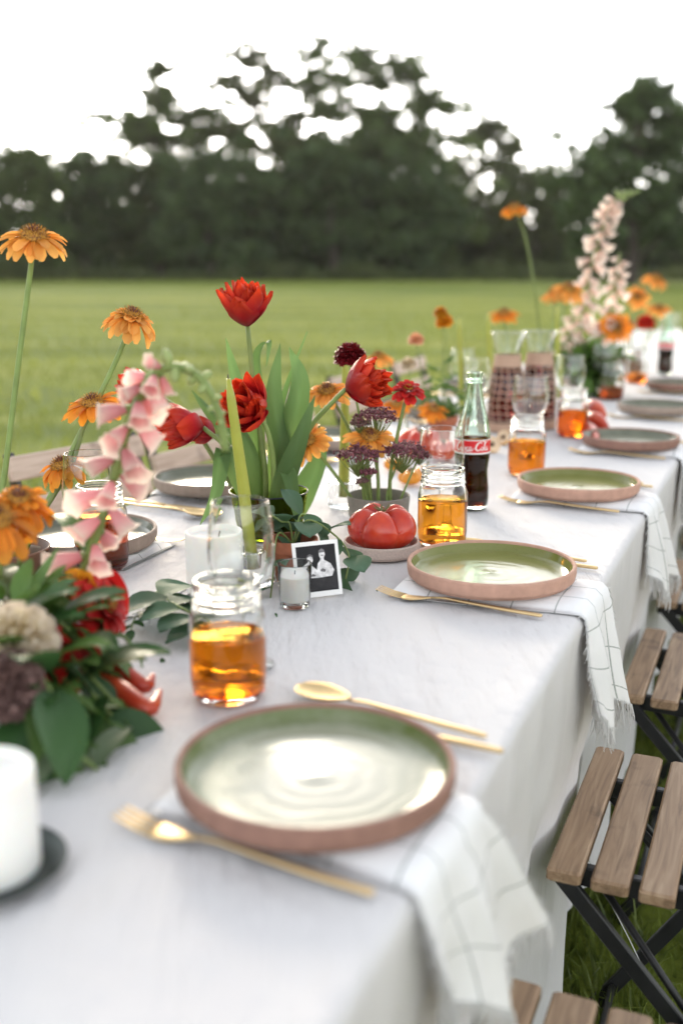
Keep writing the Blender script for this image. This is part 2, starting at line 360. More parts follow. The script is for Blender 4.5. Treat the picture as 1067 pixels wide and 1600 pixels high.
# ------------------------------------------------------------ the field
def field_mat():
    m, n, b = nodes_of('mown_field')
    t = noise_node(n, .35, 5, stretch=(.25, 1.6, 1)); t2 = noise_node(n, 14, 6, rough=.7); t3 = noise_node(n, .045, 3, stretch=(.5, 1, 1))
    r = ramp(n, t.outputs['Fac'], [(.38, (.095, .145, .02)), (.5, (.165, .215, .034)), (.60, (.275, .30, .065))])
    r2 = ramp(n, t2.outputs['Fac'], [(.3, (.55, .6, .5)), (.7, (1.25, 1.2, 1.15))])
    r3 = ramp(n, t3.outputs['Fac'], [(.35, (.82, .88, .8)), (.65, (1.15, 1.1, 1.05))])
    m1 = n.nodes.new('ShaderNodeMix'); m1.data_type = 'RGBA'; m1.blend_type = 'MULTIPLY'; m1.inputs[0].default_value = .8
    n.links.new(r.outputs[0], m1.inputs['A']); n.links.new(r2.outputs[0], m1.inputs['B'])
    m2 = n.nodes.new('ShaderNodeMix'); m2.data_type = 'RGBA'; m2.blend_type = 'MULTIPLY'; m2.inputs[0].default_value = 1
    n.links.new(m1.outputs['Result'], m2.inputs['A']); n.links.new(r3.outputs[0], m2.inputs['B'])
    td = noise_node(n, .22, 4, stretch=(.5, 1.4, 1)); rd = ramp(n, td.outputs['Fac'], [(.70, (0, 0, 0)), (.76, (.6, .6, .6))])
    m3 = n.nodes.new('ShaderNodeMix'); m3.data_type = 'RGBA'; n.links.new(rd.outputs[0], m3.inputs[0]); n.links.new(m2.outputs['Result'], m3.inputs['A']); m3.inputs['B'].default_value = (.16, .11, .06, 1)
    n.links.new(m3.outputs['Result'], b.inputs['Base Color']); b.inputs['Roughness'].default_value = .9; b.inputs['Specular IOR Level'].default_value = .1
    add_bump(n, b, t2.outputs['Fac'], .8, .05); return m
g = MB(); n_ = 40; ext = 330
g.grid([[(-ext + 2*ext*j/n_, -150 + 560*i/n_, 0) for j in range(n_+1)] for i in range(n_+1)])
structure(obj('ground', g, field_mat(), smooth=False))

def blades(name, x0, x1, y0, y1, N, h, w, m, dens=None, clump=1):
    # grass blades: base pair, mid pair, tip
    x = rng.uniform(x0, x1, N); y = rng.uniform(y0, y1, N)
    if clump > 1:
        k = N//clump; x = np.repeat(x[:k], clump) + rng.normal(0, .018, k*clump); y = np.repeat(y[:k], clump) + rng.normal(0, .018, k*clump)
    if dens is not None: keep = dens(x, y); x = x[keep]; y = y[keep]
    N = len(x); a = rng.uniform(0, 2*np.pi, N); H = h*rng.uniform(.45, 1.25, N); wd_ = w*rng.uniform(.6, 1.3, N)
    lean = rng.uniform(.1, 1.0, N)*H; la = rng.uniform(0, 2*np.pi, N)
    ca, sa = np.cos(a)*wd_/2, np.sin(a)*wd_/2; lx, ly = np.cos(la)*lean, np.sin(la)*lean
    V = np.zeros((N, 5, 3)); z0 = np.zeros(N)
    V[:, 0] = np.stack([x-ca, y-sa, z0], 1); V[:, 1] = np.stack([x+ca, y+sa, z0], 1)
    V[:, 2] = np.stack([x+lx*.35-ca*.8, y+ly*.35-sa*.8, H*.6], 1); V[:, 3] = np.stack([x+lx*.35+ca*.8, y+ly*.35+sa*.8, H*.6], 1)
    V[:, 4] = np.stack([x+lx, y+ly, H*np.where(lean/H > .7, .8, 1.0)], 1)
    base = (np.arange(N)*5)[:, None]
    F = np.concatenate([base+np.array([[0, 1, 3]]), base+np.array([[0, 3, 2]]), base+np.array([[2, 3, 4]])], 0)
    me = bpy.data.meshes.new(name); me.vertices.add(N*5); me.vertices.foreach_set('co', V.ravel().astype(np.float32))
    nf = len(F); me.loops.add(nf*3); me.loops.foreach_set('vertex_index', F.ravel().astype(np.int32)); me.polygons.add(nf)
    me.polygons.foreach_set('loop_start', np.arange(0, nf*3, 3, dtype=np.int32)); me.update(calc_edges=True); me.validate(); me.materials.append(m)
    o = put(name, me); return o
GRASS = mat('grass_blade', (.10, .16, .022), rough=.5, var=.5, scale=14, trans=.45, col2=(.28, .34, .07))
GRASS2 = mat('field_grass_blade', (.165, .22, .032), rough=.6, var=.35, scale=.5, trans=.5, col2=(.34, .37, .08), stretch=(.4, 1.4, 1))
stuff(tag(blades('grass', -.3, 3.6, .3, 5.5, 60000, .075, .0055, GRASS, clump=5), 'uneven green grass under the table and folding chairs', 'grass'))
stuff(tag(blades('field_grass', -28, 26, 2.4, 52, 420000, .07, .014, GRASS2, dens=lambda x, y: (np.abs(x) < 1.8+.58*y) & (rng.random(len(x)) < np.clip(12/y, .12, 1)*np.clip((55-y)/30, 0, 1))), 'short sunlit field grass beyond the table', 'grass'))

# ------------------------------------------------------------ trees
BARK = mat('bark', (.045, .035, .028), rough=.95, var=.35, scale=4, bump=.6)
FOLI = [mat('tree_leaves', (.06, .105, .03), rough=.6, var=.4, scale=.5, trans=.42, col2=(.12, .175, .045)),
        mat('tree_leaves_warm', (.066, .095, .03), rough=.6, var=.4, scale=.5, trans=.46, col2=(.12, .15, .045)),
        mat('tree_leaves_deep', (.048, .09, .03), rough=.6, var=.4, scale=.5, trans=.38, col2=(.095, .15, .045))]
def leaf_cloud(name, clumps, m, parent, size, off, stuffy=True):
    A = []
    for (c, r, N) in clumps:
        d = rng.normal(size=(N, 3)); d /= np.linalg.norm(d, axis=1)[:, None]
        rad = rng.uniform(.25, 1.0, N)**.55
        A.append(np.array(c) + d*rad[:, None]*np.array(r))
    P = np.concatenate(A); N = len(P)
    u = rng.normal(size=(N, 3)); u /= np.linalg.norm(u, axis=1)[:, None]; v = rng.normal(size=(N, 3)); v -= (v*u).sum(1)[:, None]*u; v /= np.linalg.norm(v, axis=1)[:, None]
    sz = size*rng.uniform(.5, 1.4, N)[:, None]
    V = np.stack([P-u*sz, P+v*sz*.5+u*sz*.1, P+u*sz, P-v*sz*.5-u*sz*.1], 1) - np.array(off)
    me = bpy.data.meshes.new(name); me.vertices.add(N*4); me.vertices.foreach_set('co', V.ravel().astype(np.float32))
    me.loops.add(N*4); me.loops.foreach_set('vertex_index', np.arange(N*4, dtype=np.int32)); me.polygons.add(N)
    me.polygons.foreach_set('loop_start', np.arange(0, N*4, 4, dtype=np.int32)); me.update(calc_edges=True); me.materials.append(m)
    return put(name, me, parent)
def tree(label, px, base_Y, clumps, fol=0, dens=1.0, group='trees along the edge of the field', trunk_r=.42, leaf=.29, topz=None):
    # clumps: (px, py, half width, half height) of leaf masses in the plane of the trunk; each gets depth and ragged sub-clumps
    Y = base_Y; sc = Y/FPX; base = at(px, 415, Y); base.z = 0
    root = thing('tree', label, 'tree', base, 0, group)
    big = []; limbs = MB(); top = 0
    for (cx, cy, rx, ry) in clumps:
        c = at(cx, cy, Y); top = max(top, c.z)
    z1 = top*.8; tp = [Vector((0, 0, -.3)), Vector((.15, .1, z1*.25)), Vector((-.2, 0, z1*.55)), Vector((.1, -.1, z1))]
    path = smoothpath(tp, 5); limbs.tube(path, [trunk_r*(1.25-1.05*i/(len(path)-1)) for i in range(len(path))], 9)
    sub = []
    for (cx, cy, rx, ry) in clumps:
        c = at(cx, cy, Y); c.y += random.uniform(-2.0, 2.0); w, h = rx*sc, ry*sc
        a = rng.integers(6, 9)
        loc = c - base; k = min(len(path)-2, max(2, int(len(path)*min(.95, (loc.z-.35*abs(loc.x))/max(z1, .1)))))
        s0 = path[max(1, k)]; mid = (s0+loc)/2 + Vector((0, 0, .15*(loc-s0).length))
        limbs.tube(smoothpath([s0, mid, loc], 3), [trunk_r*.38, trunk_r*.3, trunk_r*.26, trunk_r*.22, trunk_r*.17, trunk_r*.12, trunk_r*.07], 5)
        nn = min(80, max(44, int(w*h*6)))
        for _ in range(nn):
            q = Vector((random.gauss(0, .60)*w, random.gauss(0, .5)*max(w, h)*.8, random.gauss(0, .58)*h))
            rr = random.uniform(.45, 1.1)*(.26*min(w, h)+.26)
            sub.append(((c.x+q.x, c.y+q.y, max(.3, c.z+q.z)), (rr*1.35, rr*1.2, rr*.8), max(16, int(95*rr*rr*dens*(1.4 if rr < .7 else 1)))))
            if random.random() < .22: limbs.tube([loc, (loc*.4 + (c-base+q)*.6), c-base+q], [trunk_r*.09, trunk_r*.06, trunk_r*.03], 4)
    obj('trunk', limbs, BARK, root)
    leaf_cloud('crown', sub, FOLI[fol], root, leaf, base)
    return root
tree('broad layered tree with flat spreading boughs and warm sky gaps', 250, 105, [(250, 108, 42, 14), (185, 185, 42, 15), (285, 180, 40, 16), (250, 150, 22, 20), (215, 205, 48, 20), (300, 215, 55, 25), (180, 270, 55, 40), (280, 290, 70, 60), (220, 350, 70, 60)], 0, 1.05)
tree('tall airy tree with golden sky shining through its crown', 405, 108, [(385, 85, 40, 16), (350, 125, 28, 16), (420, 115, 24, 16), (390, 150, 35, 16), (440, 185, 40, 16), (370, 200, 45, 22), (430, 230, 60, 30), (400, 300, 75, 60), (390, 370, 70, 50)], 1, .85)
tree('slim feathery tree rising between the two tallest crowns', 495, 112, [(492, 85, 26, 15), (500, 118, 36, 16), (475, 140, 24, 14), (510, 170, 26, 12), (480, 225, 45, 22), (510, 270, 60, 45), (480, 350, 65, 60)], 0, .85)
tree('tallest round crowned tree in the middle of the treeline', 605, 106, [(560, 90, 26, 18), (615, 90, 34, 16), (590, 125, 50, 20), (645, 125, 36, 18), (560, 170, 45, 24), (620, 175, 60, 28), (675, 165, 32, 22), (590, 235, 80, 40), (660, 220, 55, 36), (620, 310, 90, 60), (560, 340, 70, 60), (640, 375, 70, 45)], 0, .9)
tree('dark dense oak filling the gap under the feathery tree', 520, 98, [(500, 270, 55, 40), (560, 300, 60, 50), (470, 330, 60, 55), (540, 380, 65, 45)], 2, 1.0)
tree('thin sparse tree with pale sky between its twigs', 765, 120, [(770, 205, 34, 18), (740, 215, 24, 18), (795, 235, 24, 18), (765, 260, 36, 20), (725, 265, 30, 20), (800, 300, 50, 30), (745, 330, 40, 40), (790, 370, 60, 40)], 1, .75)
tree('large dark tree standing forward of the treeline with visible trunk', 985, 72, [(1030, 150, 44, 24), (985, 165, 28, 20), (1060, 190, 45, 30), (960, 225, 50, 26), (1020, 235, 60, 34), (920, 270, 40, 26), (985, 290, 70, 36), (1060, 290, 50, 40), (925, 325, 45, 30), (1000, 350, 70, 30), (1070, 360, 40, 30), (920, 375, 35, 22)], 2, .95, trunk_r=.40)
tree('low rounded tree beside the broad layered tree', 130, 101, [(130, 270, 40, 26), (105, 300, 40, 35), (160, 320, 50, 45), (120, 375, 60, 45)], 2, 1.0)
tree('pale topped tree at the open end of the wood', 45, 96, [(60, 255, 28, 14), (25, 270, 34, 22), (75, 290, 28, 24), (30, 320, 50, 36), (60, 375, 60, 40)], 0, .85)
tree('dark bushy tree under the tall airy crown', 330, 96, [(320, 290, 60, 45), (370, 320, 60, 50), (290, 350, 55, 55), (350, 390, 65, 40)], 2, 1.0)
tree('bushy tree right under the tallest round crown', 665, 99, [(650, 290, 45, 40), (690, 350, 30, 40), (640, 370, 55, 45)], 2, .9)
tree('lighter green tree leaning over the meadow gap', 835, 112, [(840, 285, 45, 24), (810, 320, 50, 32), (865, 330, 45, 32), (830, 375, 60, 38)], 1, .85)
ug = []
for k in range(900):
    x = -75+150*rng.random(); ug.append(((x, 92+rng.uniform(-2.5, 4)+.04*x, rng.uniform(.1, 1.3)*(.6+.4*math.sin(x*.5+2*math.sin(x*.17)))), (1.1, .9, .7), 38))
stuff(tag(leaf_cloud('undergrowth', ug, FOLI[1], None, .17, (0, 0, 0)), 'ragged low undergrowth along the foot of the treeline', 'undergrowth'))
# neighbours that carry the treeline on beyond both sides of the view
for i, (px, Y, lab) in enumerate([(-60, 94, 'full leafy tree continuing the wood past its open end'), (-200, 100, 'tall leafy tree farther along the wood'), (1190, 84, 'wide leafy tree beyond the forward dark tree'), (1330, 96, 'tall leafy tree well beyond the forward dark tree'), (-360, 97, 'broad leafy tree third past the open end of the wood'), (-530, 101, 'broad leafy tree fourth past the open end of the wood'), (1500, 92, 'broad leafy tree third beyond the forward dark tree'), (1680, 98, 'broad leafy tree fourth beyond the forward dark tree')]):
    tree(lab, px, Y, [(px, 200+10*(i % 4), 60, 40), (px-50, 260, 60, 40), (px+50, 265, 60, 45), (px-20, 330, 90, 50), (px+20, 385, 80, 40)], i % 3, .8)
# the wood behind, one dark mass
cl = []
for k in range(430):
    x = -60 + 130*rng.random(); 
    pxx = 533 + x/128*FPX; h = 7.5 + 2.5*math.sin(x*.21) + 1.8*math.sin(x*.57+1)
    if 690 < pxx < 730: h *= .62
    if pxx > 730: h *= .8
    cl.append(((x, 128+rng.uniform(-5, 5), h*rng.uniform(.1, .95)), (2.6, 2.2, 2.0), 170))
for k in range(60): cl.append(((rng.uniform(-36, -14), 120+rng.uniform(-3, 3), rng.uniform(.3, 4.5)), (2.2, 1.8, 1.5), 150))
for k in range(170): cl.append(((-60+130*rng.random(), 126+rng.uniform(-4, 4), rng.uniform(.3, 3.2)), (2.4, 2.0, 1.5), 130))
for k in range(420):
    x = rng.uniform(60, 170)*rng.choice((-1, 1)); cl.append(((x, 128+rng.uniform(-6, 6)-.0015*x*x, rng.uniform(.1, .95)*(8+2.5*math.sin(x*.21))), (2.8, 2.3, 2.0), 130))
stuff(tag(leaf_cloud('woodland', cl, FOLI[2], None, .5, (0, 0, 0)), 'dark massed woodland closing the field behind the trees', 'woodland'))

# ------------------------------------------------------------ the long table and its cloth
WR, WL, U0, U1 = -.206, -1.10, -.45, 7.6          # cloth edges across the table, ends along it
tb = thing('banquet_table', 'long dark wooden banquet table hidden under the white linen cloth', 'table', T(0, 0, 0), -TH)
for k in range(6):                                 # boards run along the table
    wa = WL + .03 + k*(WR-WL-.06)/6; wb = WL + .03 + (k+1)*(WR-WL-.06)/6 - .004
    obj('board', MB().box(((wa+wb)/2, (U0+U1)/2, TZ-.028), (wb-wa, U1-U0-.06, .03), None, .003), TABLEWOOD, tb, False)
for u in np.linspace(U0+.25, U1-.25, 7):
    for w in (WL+.12, WR-.12):
        obj('leg', MB().box((w, u, (TZ-.045)/2), (.06, .06, TZ-.047), None, .004), TABLEWOOD, tb, False)
def fbm(u, w, s=0):
    return noise.fractal(Vector((u, w, s)), 1.0, 2.0, 4)
def cloth():
    us = np.concatenate([np.arange(U0, 3.2, .0105), np.arange(3.2, U1+.001, .03)]); rows = []
    nd, nt_ = 34, 74; HEM = .10
    for u in us:
        row = []
        f1 = .5+.5*math.sin(2*math.pi*u/.37+1.5*math.sin(u*2.3)); f2 = .5+.5*math.sin(2*math.pi*u/.145+1.9*math.sin(u*3.7+1)); f3 = noise.noise(Vector((u*9, 3, 0)))
        g1 = .5+.5*math.sin(2*math.pi*u/.41+2+1.3*math.sin(u*1.9)); hem = HEM+.022*math.sin(u*3.1)+.02*f3+.006*noise.noise(Vector((u*31, 7, 0)))
        def side(sgn, edge, a, b):
            out = []
            for i in range(nd):
                s = (i+1)/nd; z = TZ-.02-(TZ-.02-hem)*s
                ins = s**1.1*(.045*a+.018*b) + .009*s**.5*f3 + .004*noise.noise(Vector((u*16, z*3, 1))) + .002 + .016*max(0, min(1, (.56-z)/.08))
                out.append((edge - sgn*ins, z))
            return out
        L = side(-1, WL, g1, f2)[::-1]; Rr = side(1, WR, f1, f2)
        cor = [(1-math.cos(math.pi/2*k/4), math.sin(math.pi/2*k/4)) for k in range(5)]
        top = []
        for i in range(nt_+1):
            w = lerp(WL+.012, WR-.012, i/nt_)
            z = TZ - .0006 - .0016*(.5+.5*fbm(u*3.0+5*w, w*8)) - .0012*(.5+.5*fbm(u*14, w*5, 4))
            top.append((w, z))
        zl, zr = top[0][1], top[-1][1]
        row = L + [(WL+.012*(1-math.sin(math.pi/2*k/4)) , TZ-.02+(zl-TZ+.02)*math.sin(math.pi/2*k/4)) for k in range(4)][0:0]
        row += [(WL+.012*(1-math.cos(a)), (TZ-.014)+(zl-TZ+.014)*math.sin(a)) for a in (0, .4, .8, 1.2)]
        row += top
        row += [(WR-.012*(1-math.cos(a)), (TZ-.014)+(zr-TZ+.014)*math.sin(a)) for a in (1.2, .8, .4, 0)]
        row += Rr
        rows.append([T(u, w, z) for w, z in row])
    # the crease along the joint of the table boards
    mb = MB(); mb.grid(rows); n0 = len(rows[0])
    for (uu, rev) in ((0, 1), (len(rows)-1, 0)):      # end drops
        e = rows[uu]; s0 = 34; s1 = len(e)-34; edge = [Vector(p) for p in e[s0:s1]]; sg = -1 if uu == 0 else 1
        R2 = []
        for k in range(14):
            s = k/13
            R2.append([p + T(sg*(.004+.02*s*(1+math.sin(j*.55))), 0, 0) + Vector((0, 0, -s*(TZ-.14))) for j, p in enumerate(edge)])
        mb.grid(R2 if rev else R2[::-1])
    return mb
tc_ = obj('tablecloth', cloth(), LINEN)
tag(tc_, 'long white linen tablecloth with soft wrinkles hanging almost to the grass', 'tablecloth')
thr = MB(); a0 = T(1.13, -.19, .11); 
thr.tube(smoothpath([T(1.20, -.225, .20), T(1.19, -.17, .10), T(1.10, -.15, .05), T(1.04, -.19, .05), T(.98, -.15, .03), T(1.0, -.08, .03)], 6), .0011, 5)
thr.tube(smoothpath([T(1.42, -.21, .35), T(1.45, -.14, .2), T(1.38, -.06, .12), T(1.43, .03, .07), T(1.52, .06, .05)], 6), .0009, 5)
obj('loose_thread', thr, FRINGE, tc_)
# two linen ridges, added for the shadow lines where cloth overlaps the table gap
sm = MB()
for w in (-.708, -.722): sm.tube([T(u, w+.004*math.sin(u*5), TZ-.0006) for u in np.arange(.85, 1.5, .05)], .0012, 6)
obj('gap_ridge', sm, LINEN, tc_)

# ------------------------------------------------------------ folding chairs
def chair(label, u, w, rz_, group='folding bistro chairs'):
    t = thing('folding_chair', label, 'chair', T(u, w, 0), rz_, group)    # local +Y along the slats, -X towards the table
    SH = .455
    for i in range(6):
        ww = .042 + (.003 if i % 2 else 0)
        o = obj('seat_slat', MB().box((0, 0, 0), (ww, .372, .018), None, .003), WOOD, t, False, M=Matrix.Translation((.022+i*.0555, 0, SH-.009-.002*i)))
    for s in (-1, 1):
        y = s*.125
        obj('seat_rail', MB().bar((-.002, y, SH-.034), (.325, y, SH-.044), .014, .028), BLACKMETAL, t, False)
        obj('leg', MB().bar((.012, s*.145, SH-.03), (.40, s*.155, .005), .010, .022), BLACKMETAL, t, False)         # front seat corner down to the back foot
        yb = s*.172
        lg = MB(); lg.bar((.02, yb, .005), (.30, yb, .44), .010, .022); lg.bar((.30, yb, .43), (.405, yb, .80), .012, .026); obj('back_upright', lg, BLACKMETAL, t, False)
        rod = MB(); rod.tube([(.05, s*.10, SH-.05), (.23, s*.15, .205)], .005, 6); obj('brace_rod', rod, BLACKMETAL, t)
    for (x0, z0) in ((.05, .055), (.36, .055)):
        obj('foot_bar', MB().tube([(x0, -.165, z0), (x0, .165, z0)], .006, 6), BLACKMETAL, t)
    Mt = Matrix.Rotation(R(15.5), 4, 'Y')
    for z0, x0 in ((.77, .386), (.685, .362)):
        obj('back_slat', MB().box((0, 0, 0), (.016, .38, .052), None, .003), WOODPALE, t, False, M=Matrix.Translation((x0, 0, z0)) @ Mt)
    return t
ch = [(.19, 'by the very end of the cloth'), (.775, 'at the brown clay plate'), (1.364, 'at the pink clay plate beside the tomato'), (1.96, 'next along from the pink clay plate chair'), (2.53, 'opposite the woven carafes'), (3.12, 'past the woven carafes'), (3.62, 'by the far cola bottle'), (4.3, 'beyond the far cola bottle')]
for u, d in ch: chair('brown slatted folding chair on black frame ' + d, u, WR-.013, -TH)
for u, w, rz_, d in [(1.42, -1.02, R(170), 'across from the leafy bouquet'), (1.81, -.93, R(168), 'across from the tulip vase'), (2.42, -.98, R(176), 'across from the cola bottle'), (2.98, -.97, R(178), 'across from the woven carafes'), (3.6, -.97, R(180), 'across from the tall foxgloves'), (4.25, -.97, R(180), 'across from the far cola bottle'), (.8, -1.0, R(178), 'across from the brown clay plate')]:
    chair('slatted folding chair with pale back rails ' + d, u, w-.10, -TH+rz_)

# ------------------------------------------------------------ tableware builders
def closed_shell(outer, th_, bottom):     # outer profile from (0,0) up; inner offset by th_
    inner = [(max(r-th_, 0.0), z) for r, z in outer[1:]][::-1]
    inner = [(r, max(z, bottom)) for r, z in inner if z > bottom*.8]
    return outer + [(outer[-1][0]-th_*.5, outer[-1][1]+th_*.35)] + inner + [(0, bottom)]
JAR_OUT = [(0, .0015), (.018, .002), (.030, .0), (.0345, .0025), (.0372, .008), (.0385, .02), (.0388, .045), (.0388, .075), (.0382, .084), (.0360, .0915), (.0335, .0955), (.0332, .0985), (.0352, .0995), (.0356, .1010), (.0340, .1025), (.0330, .105), (.0343, .1068), (.0343, .108), (.0330, .1095), (.0333, .1125), (.0343, .1135), (.0343, .115), (.0328, .117), (.0330, .1205), (.0322, .1222)]
JAR_IN = [(.0300, .1222), (.0300, .1180), (.0302, .098), (.0318, .0945), (.0345, .0900), (.0362, .083), (.0366, .075), (.0366, .02), (.035, .010), (.030, .0065), (.012, .0055), (0, .0068)]
def jar(label, p, level, dark=False, fill=TEA):
    t = thing('mason_jar', label, 'jar', p, random.uniform(0, 6), 'mason jars of tea')
    obj('glass', MB().lathe(JAR_OUT+JAR_IN, 40), GLASS, t)
    e = .0003; lv = [(0, .0066), (.012, .0053), (.030+e, .0063), (.035+e, .0098), (.0366+e, .02), (.0366+e, .075)]
    pr = [q for q in lv if q[1] < level-.003] + [(.0366+e, level-.001), (.0362, level), (.034, level-.0008), (0, level-.001)]
    obj('tea', MB().lathe(pr, 40), fill, t); return t
WG_OUT = [(0, .0005), (.020, .0), (.0315, .0005), (.0320, .0016), (.022, .0032), (.009, .0055), (.0045, .010), (.0034, .018), (.0031, .05), (.0034, .072), (.0055, .079), (.014, .0845), (.0235, .0915), (.0305, .102), (.0342, .117), (.0348, .131), (.0335, .150), (.0312, .168), (.0296, .180)]
def wineglass(label, p, cat='wine glass', s=1.0):
    t = thing('wine_glass', label, cat, p, 0, 'stemmed wine glasses'); t.scale = (s, s, s)
    bowl = [(r-.0010, z+.0004) for r, z in WG_OUT if z > .08][::-1]; bowl[-1] = (.0135, .0862)
    full = WG_OUT + [(.0289, .1806)] + bowl + [(.006, .0828), (0, .0820)]
    i = [k for k, q in enumerate(WG_OUT) if q[1] > .07][0]
    obj('bowl', MB().lathe([(0, .0745), (.0034, .0745)] + WG_OUT[i+1:] + [(.0289, .1806)] + bowl + [(.006, .0828), (0, .0820)], 40), GLASS, t)
    obj('stem', MB().lathe([(0, .0058), (.0075, .0064)] + WG_OUT[6:i] + [(.0034, .0748), (0, .0748)], 16), GLASS, t)
    obj('foot', MB().lathe(WG_OUT[:6] + [(.0074, .0066), (0, .0066)], 40), GLASS, t); return t
COKE_OUT = [(0, .004), (.018, .004), (.0245, .0), (.0272, .002), (.0285, .008), (.0296, .020), (.0296, .034), (.0285, .048), (.0268, .062), (.0266, .070), (.0282, .084), (.0298, .094), (.0304, .104), (.0304, .128), (.0296, .139), (.0268, .153), (.0225, .170), (.0180, .188), (.0148, .206), (.0132, .220), (.0128, .2265), (.0146, .2275), (.0149, .2300), (.0146, .2325), (.0131, .2335), (.0131, .238), (.0139, .2393), (.0139, .2435), (.0128, .2450)]
def cola(label, p, rz):
    t = thing('cola_bottle', label, 'bottle', p, rz, 'glass cola bottles')
    inn = [(r-.0028, z) for r, z in COKE_OUT[4:]][::-1]
    vs = MB().lathe(COKE_OUT + [(.0115, .2452)] + inn + [(.020, .0075), (0, .0085)], 40)
    # fluted lower and upper body
    nv = []
    for (x, y, z) in vs.v:
        r = math.hypot(x, y)
        if r > .012 and (.01 < z < .098 or .135 < z < .20):
            a = math.atan2(y, x); k = 1 + .012*math.cos(a*10); x *= k; y *= k
        nv.append((x, y, z))
    vs.v = nv; obj('glass', vs, GREENGLASS, t)
    lv = .126; pr = [(0, .0083), (.019, .0073)] + [(r-.0025, z) for r, z in COKE_OUT[4:] if z < lv] + [(.0278, lv), (0, lv-.0006)]
    obj('cola', MB().lathe(pr, 40), COLA, t)
    lab = MB(); z0, z1 = .1035, .1285; rr = .0307
    n = 48; prf = [(rr-.0006, z0), (rr, z0+.0003), (rr, z1-.0003), (rr-.0006, z1)]
    lb = obj('label', lab.lathe(prf, n), RED, t)
    bd = MB(); bd.lathe([(rr+.0001, z0-.0002), (rr+.0003, z0), (rr+.0003, z0+.0022), (rr+.0001, z0+.0024)], n); bd.lathe([(rr+.0001, z1-.0012), (rr+.0003, z1-.001), (rr+.0003, z1), (rr+.0001, z1+.0002)], n)
    obj('label_border', bd, WHITE, lb)
    # flowing script lettering wrapped on the label
    L = []
    def st(pts, wd): L.append((smoothpath([(x, y, 0) for x, y in pts], 6), wd))
    def bigC(x): st([(x+1.75, 1.75), (x+1.45, 2.1), (x+1.0, 2.0), (x+.45, 1.35), (x+.25, .6), (x+.6, .1), (x+1.15, .2), (x+1.6, .7)], .26)
    def o_(x): st([(x+.45, .95), (x+.15, .75), (x+.08, .3), (x+.35, .06), (x+.65, .3), (x+.68, .75), (x+.45, .95), (x+.75, .9)], .17)
    def c_(x): st([(x+.62, .8), (x+.4, .95), (x+.1, .55), (x+.2, .12), (x+.5, .08), (x+.8, .4)], .17)
    def a_(x): st([(x+.6, .85), (x+.3, .95), (x+.06, .5), (x+.2, .08), (x+.5, .3), (x+.64, .9)], .16); st([(x+.66, .9), (x+.6, .3), (x+.75, .07), (x+1.0, .4)], .16)
    def l_(x): st([(x+.1, .5), (x+.5, 1.5), (x+.55, 2.0), (x+.35, 1.9), (x+.22, 1.0), (x+.28, .2), (x+.5, .08), (x+.75, .4)], .16)
    bigC(0); o_(1.5); c_(2.3); a_(3.05); st([(4.05, .55), (4.5, .62)], .15); bigC(4.5); o_(6.0); l_(6.75); a_(7.35)
    st([(.9, -.12), (1.7, -.42), (2.8, -.12), (3.6, -.32)], .12); st([(5.9, 2.05), (6.7, 2.32), (7.5, 2.05), (8.3, 2.25)], .12)
    tx = MB(); k = .0072; cx = 4.15; zc = z0 + .0062
    for pth, wd in L:
        vs = []; m = len(pth)
        for i, p in enumerate(pth):
            d = (pth[min(i+1, m-1)]-pth[max(i-1, 0)]).normalized(); nn = Vector((-d.y, d.x, 0)); w2 = wd*.5*(.45+.75*abs(math.sin(math.pi*(i+.5)/m)))
            for sg in (1, -1):
                q = p + nn*w2*sg; a = -math.pi/2 + (q.x-cx)*k/rr; vs.append(((rr+.0005)*math.cos(a), (rr+.0005)*math.sin(a), zc+q.y*k*1.0))
        tx.add(vs, [(2*i, 2*i+1, 2*i+3, 2*i+2) for i in range(m-1)])
    obj('lettering', tx, WHITE, lb, False); return t

def plate(label, p, clay, glaze, tilt=0):
    t = thing('dinner_plate', label, 'plate', p, random.uniform(0, 6), 'stoneware dinner plates')
    Rr = .114; h = .0245
    obj('clay_body', MB().lathe([(0, .0005), (.096, 0), (.107, .0015), (.1125, .007), (Rr, .014), (Rr, h-.002), (Rr-.0012, h), (Rr-.0035, h+.0004), (Rr-.0052, h-.0008), (Rr-.0057, h-.004), (Rr-.0060, .012), (.1, .0066), (0, .0066)], 72), clay, t)
    pr = [(0, .0088), (.004, .0082), (.010, .0072), (.022, .0076), (.034, .0070), (.060, .0075), (.085, .0072), (.098, .0080), (.1042, .0112), (.1067, .0165), (Rr-.0050, h-.0018)]
    gl = MB().lathe([(0, .0060)] + [(.097, .0062), (.1055, .0120), (Rr-.0050, h-.0022)] + pr[::-1], 72); obj('glaze', gl, glaze, t); return t
def strip(mb, sec):                       # sec: (x, y, z, half width, half thickness) rounded bar sections along x
    n = 8; vs = []; fs = []
    for x, y, z, hw, ht in sec:
        for j in range(n):
            a = 2*math.pi*(j+.5)/n; vs.append((x, y+hw*math.copysign(abs(math.cos(a))**.8, math.cos(a)), z+ht*math.copysign(abs(math.sin(a))**.8, math.sin(a))))
    for i in range(len(sec)-1):
        for j in range(n): fs.append((i*n+j, (i+1)*n+j, (i+1)*n+(j+1) % n, i*n+(j+1) % n))
    fs.append(tuple(range(n))); fs.append(tuple((len(sec)-1)*n+j for j in range(n-1, -1, -1)))
    return mb.add(vs, fs)
HANDLE = [(.0, 0, .0055, .0022, .0014), (.02, 0, .0075, .0022, .0016), (.045, 0, .0065, .0030, .0018), (.10, 0, .0042, .0040, .0022), (.145, 0, .0032, .0036, .0022), (.148, 0, .0032, .0030, .0016)]
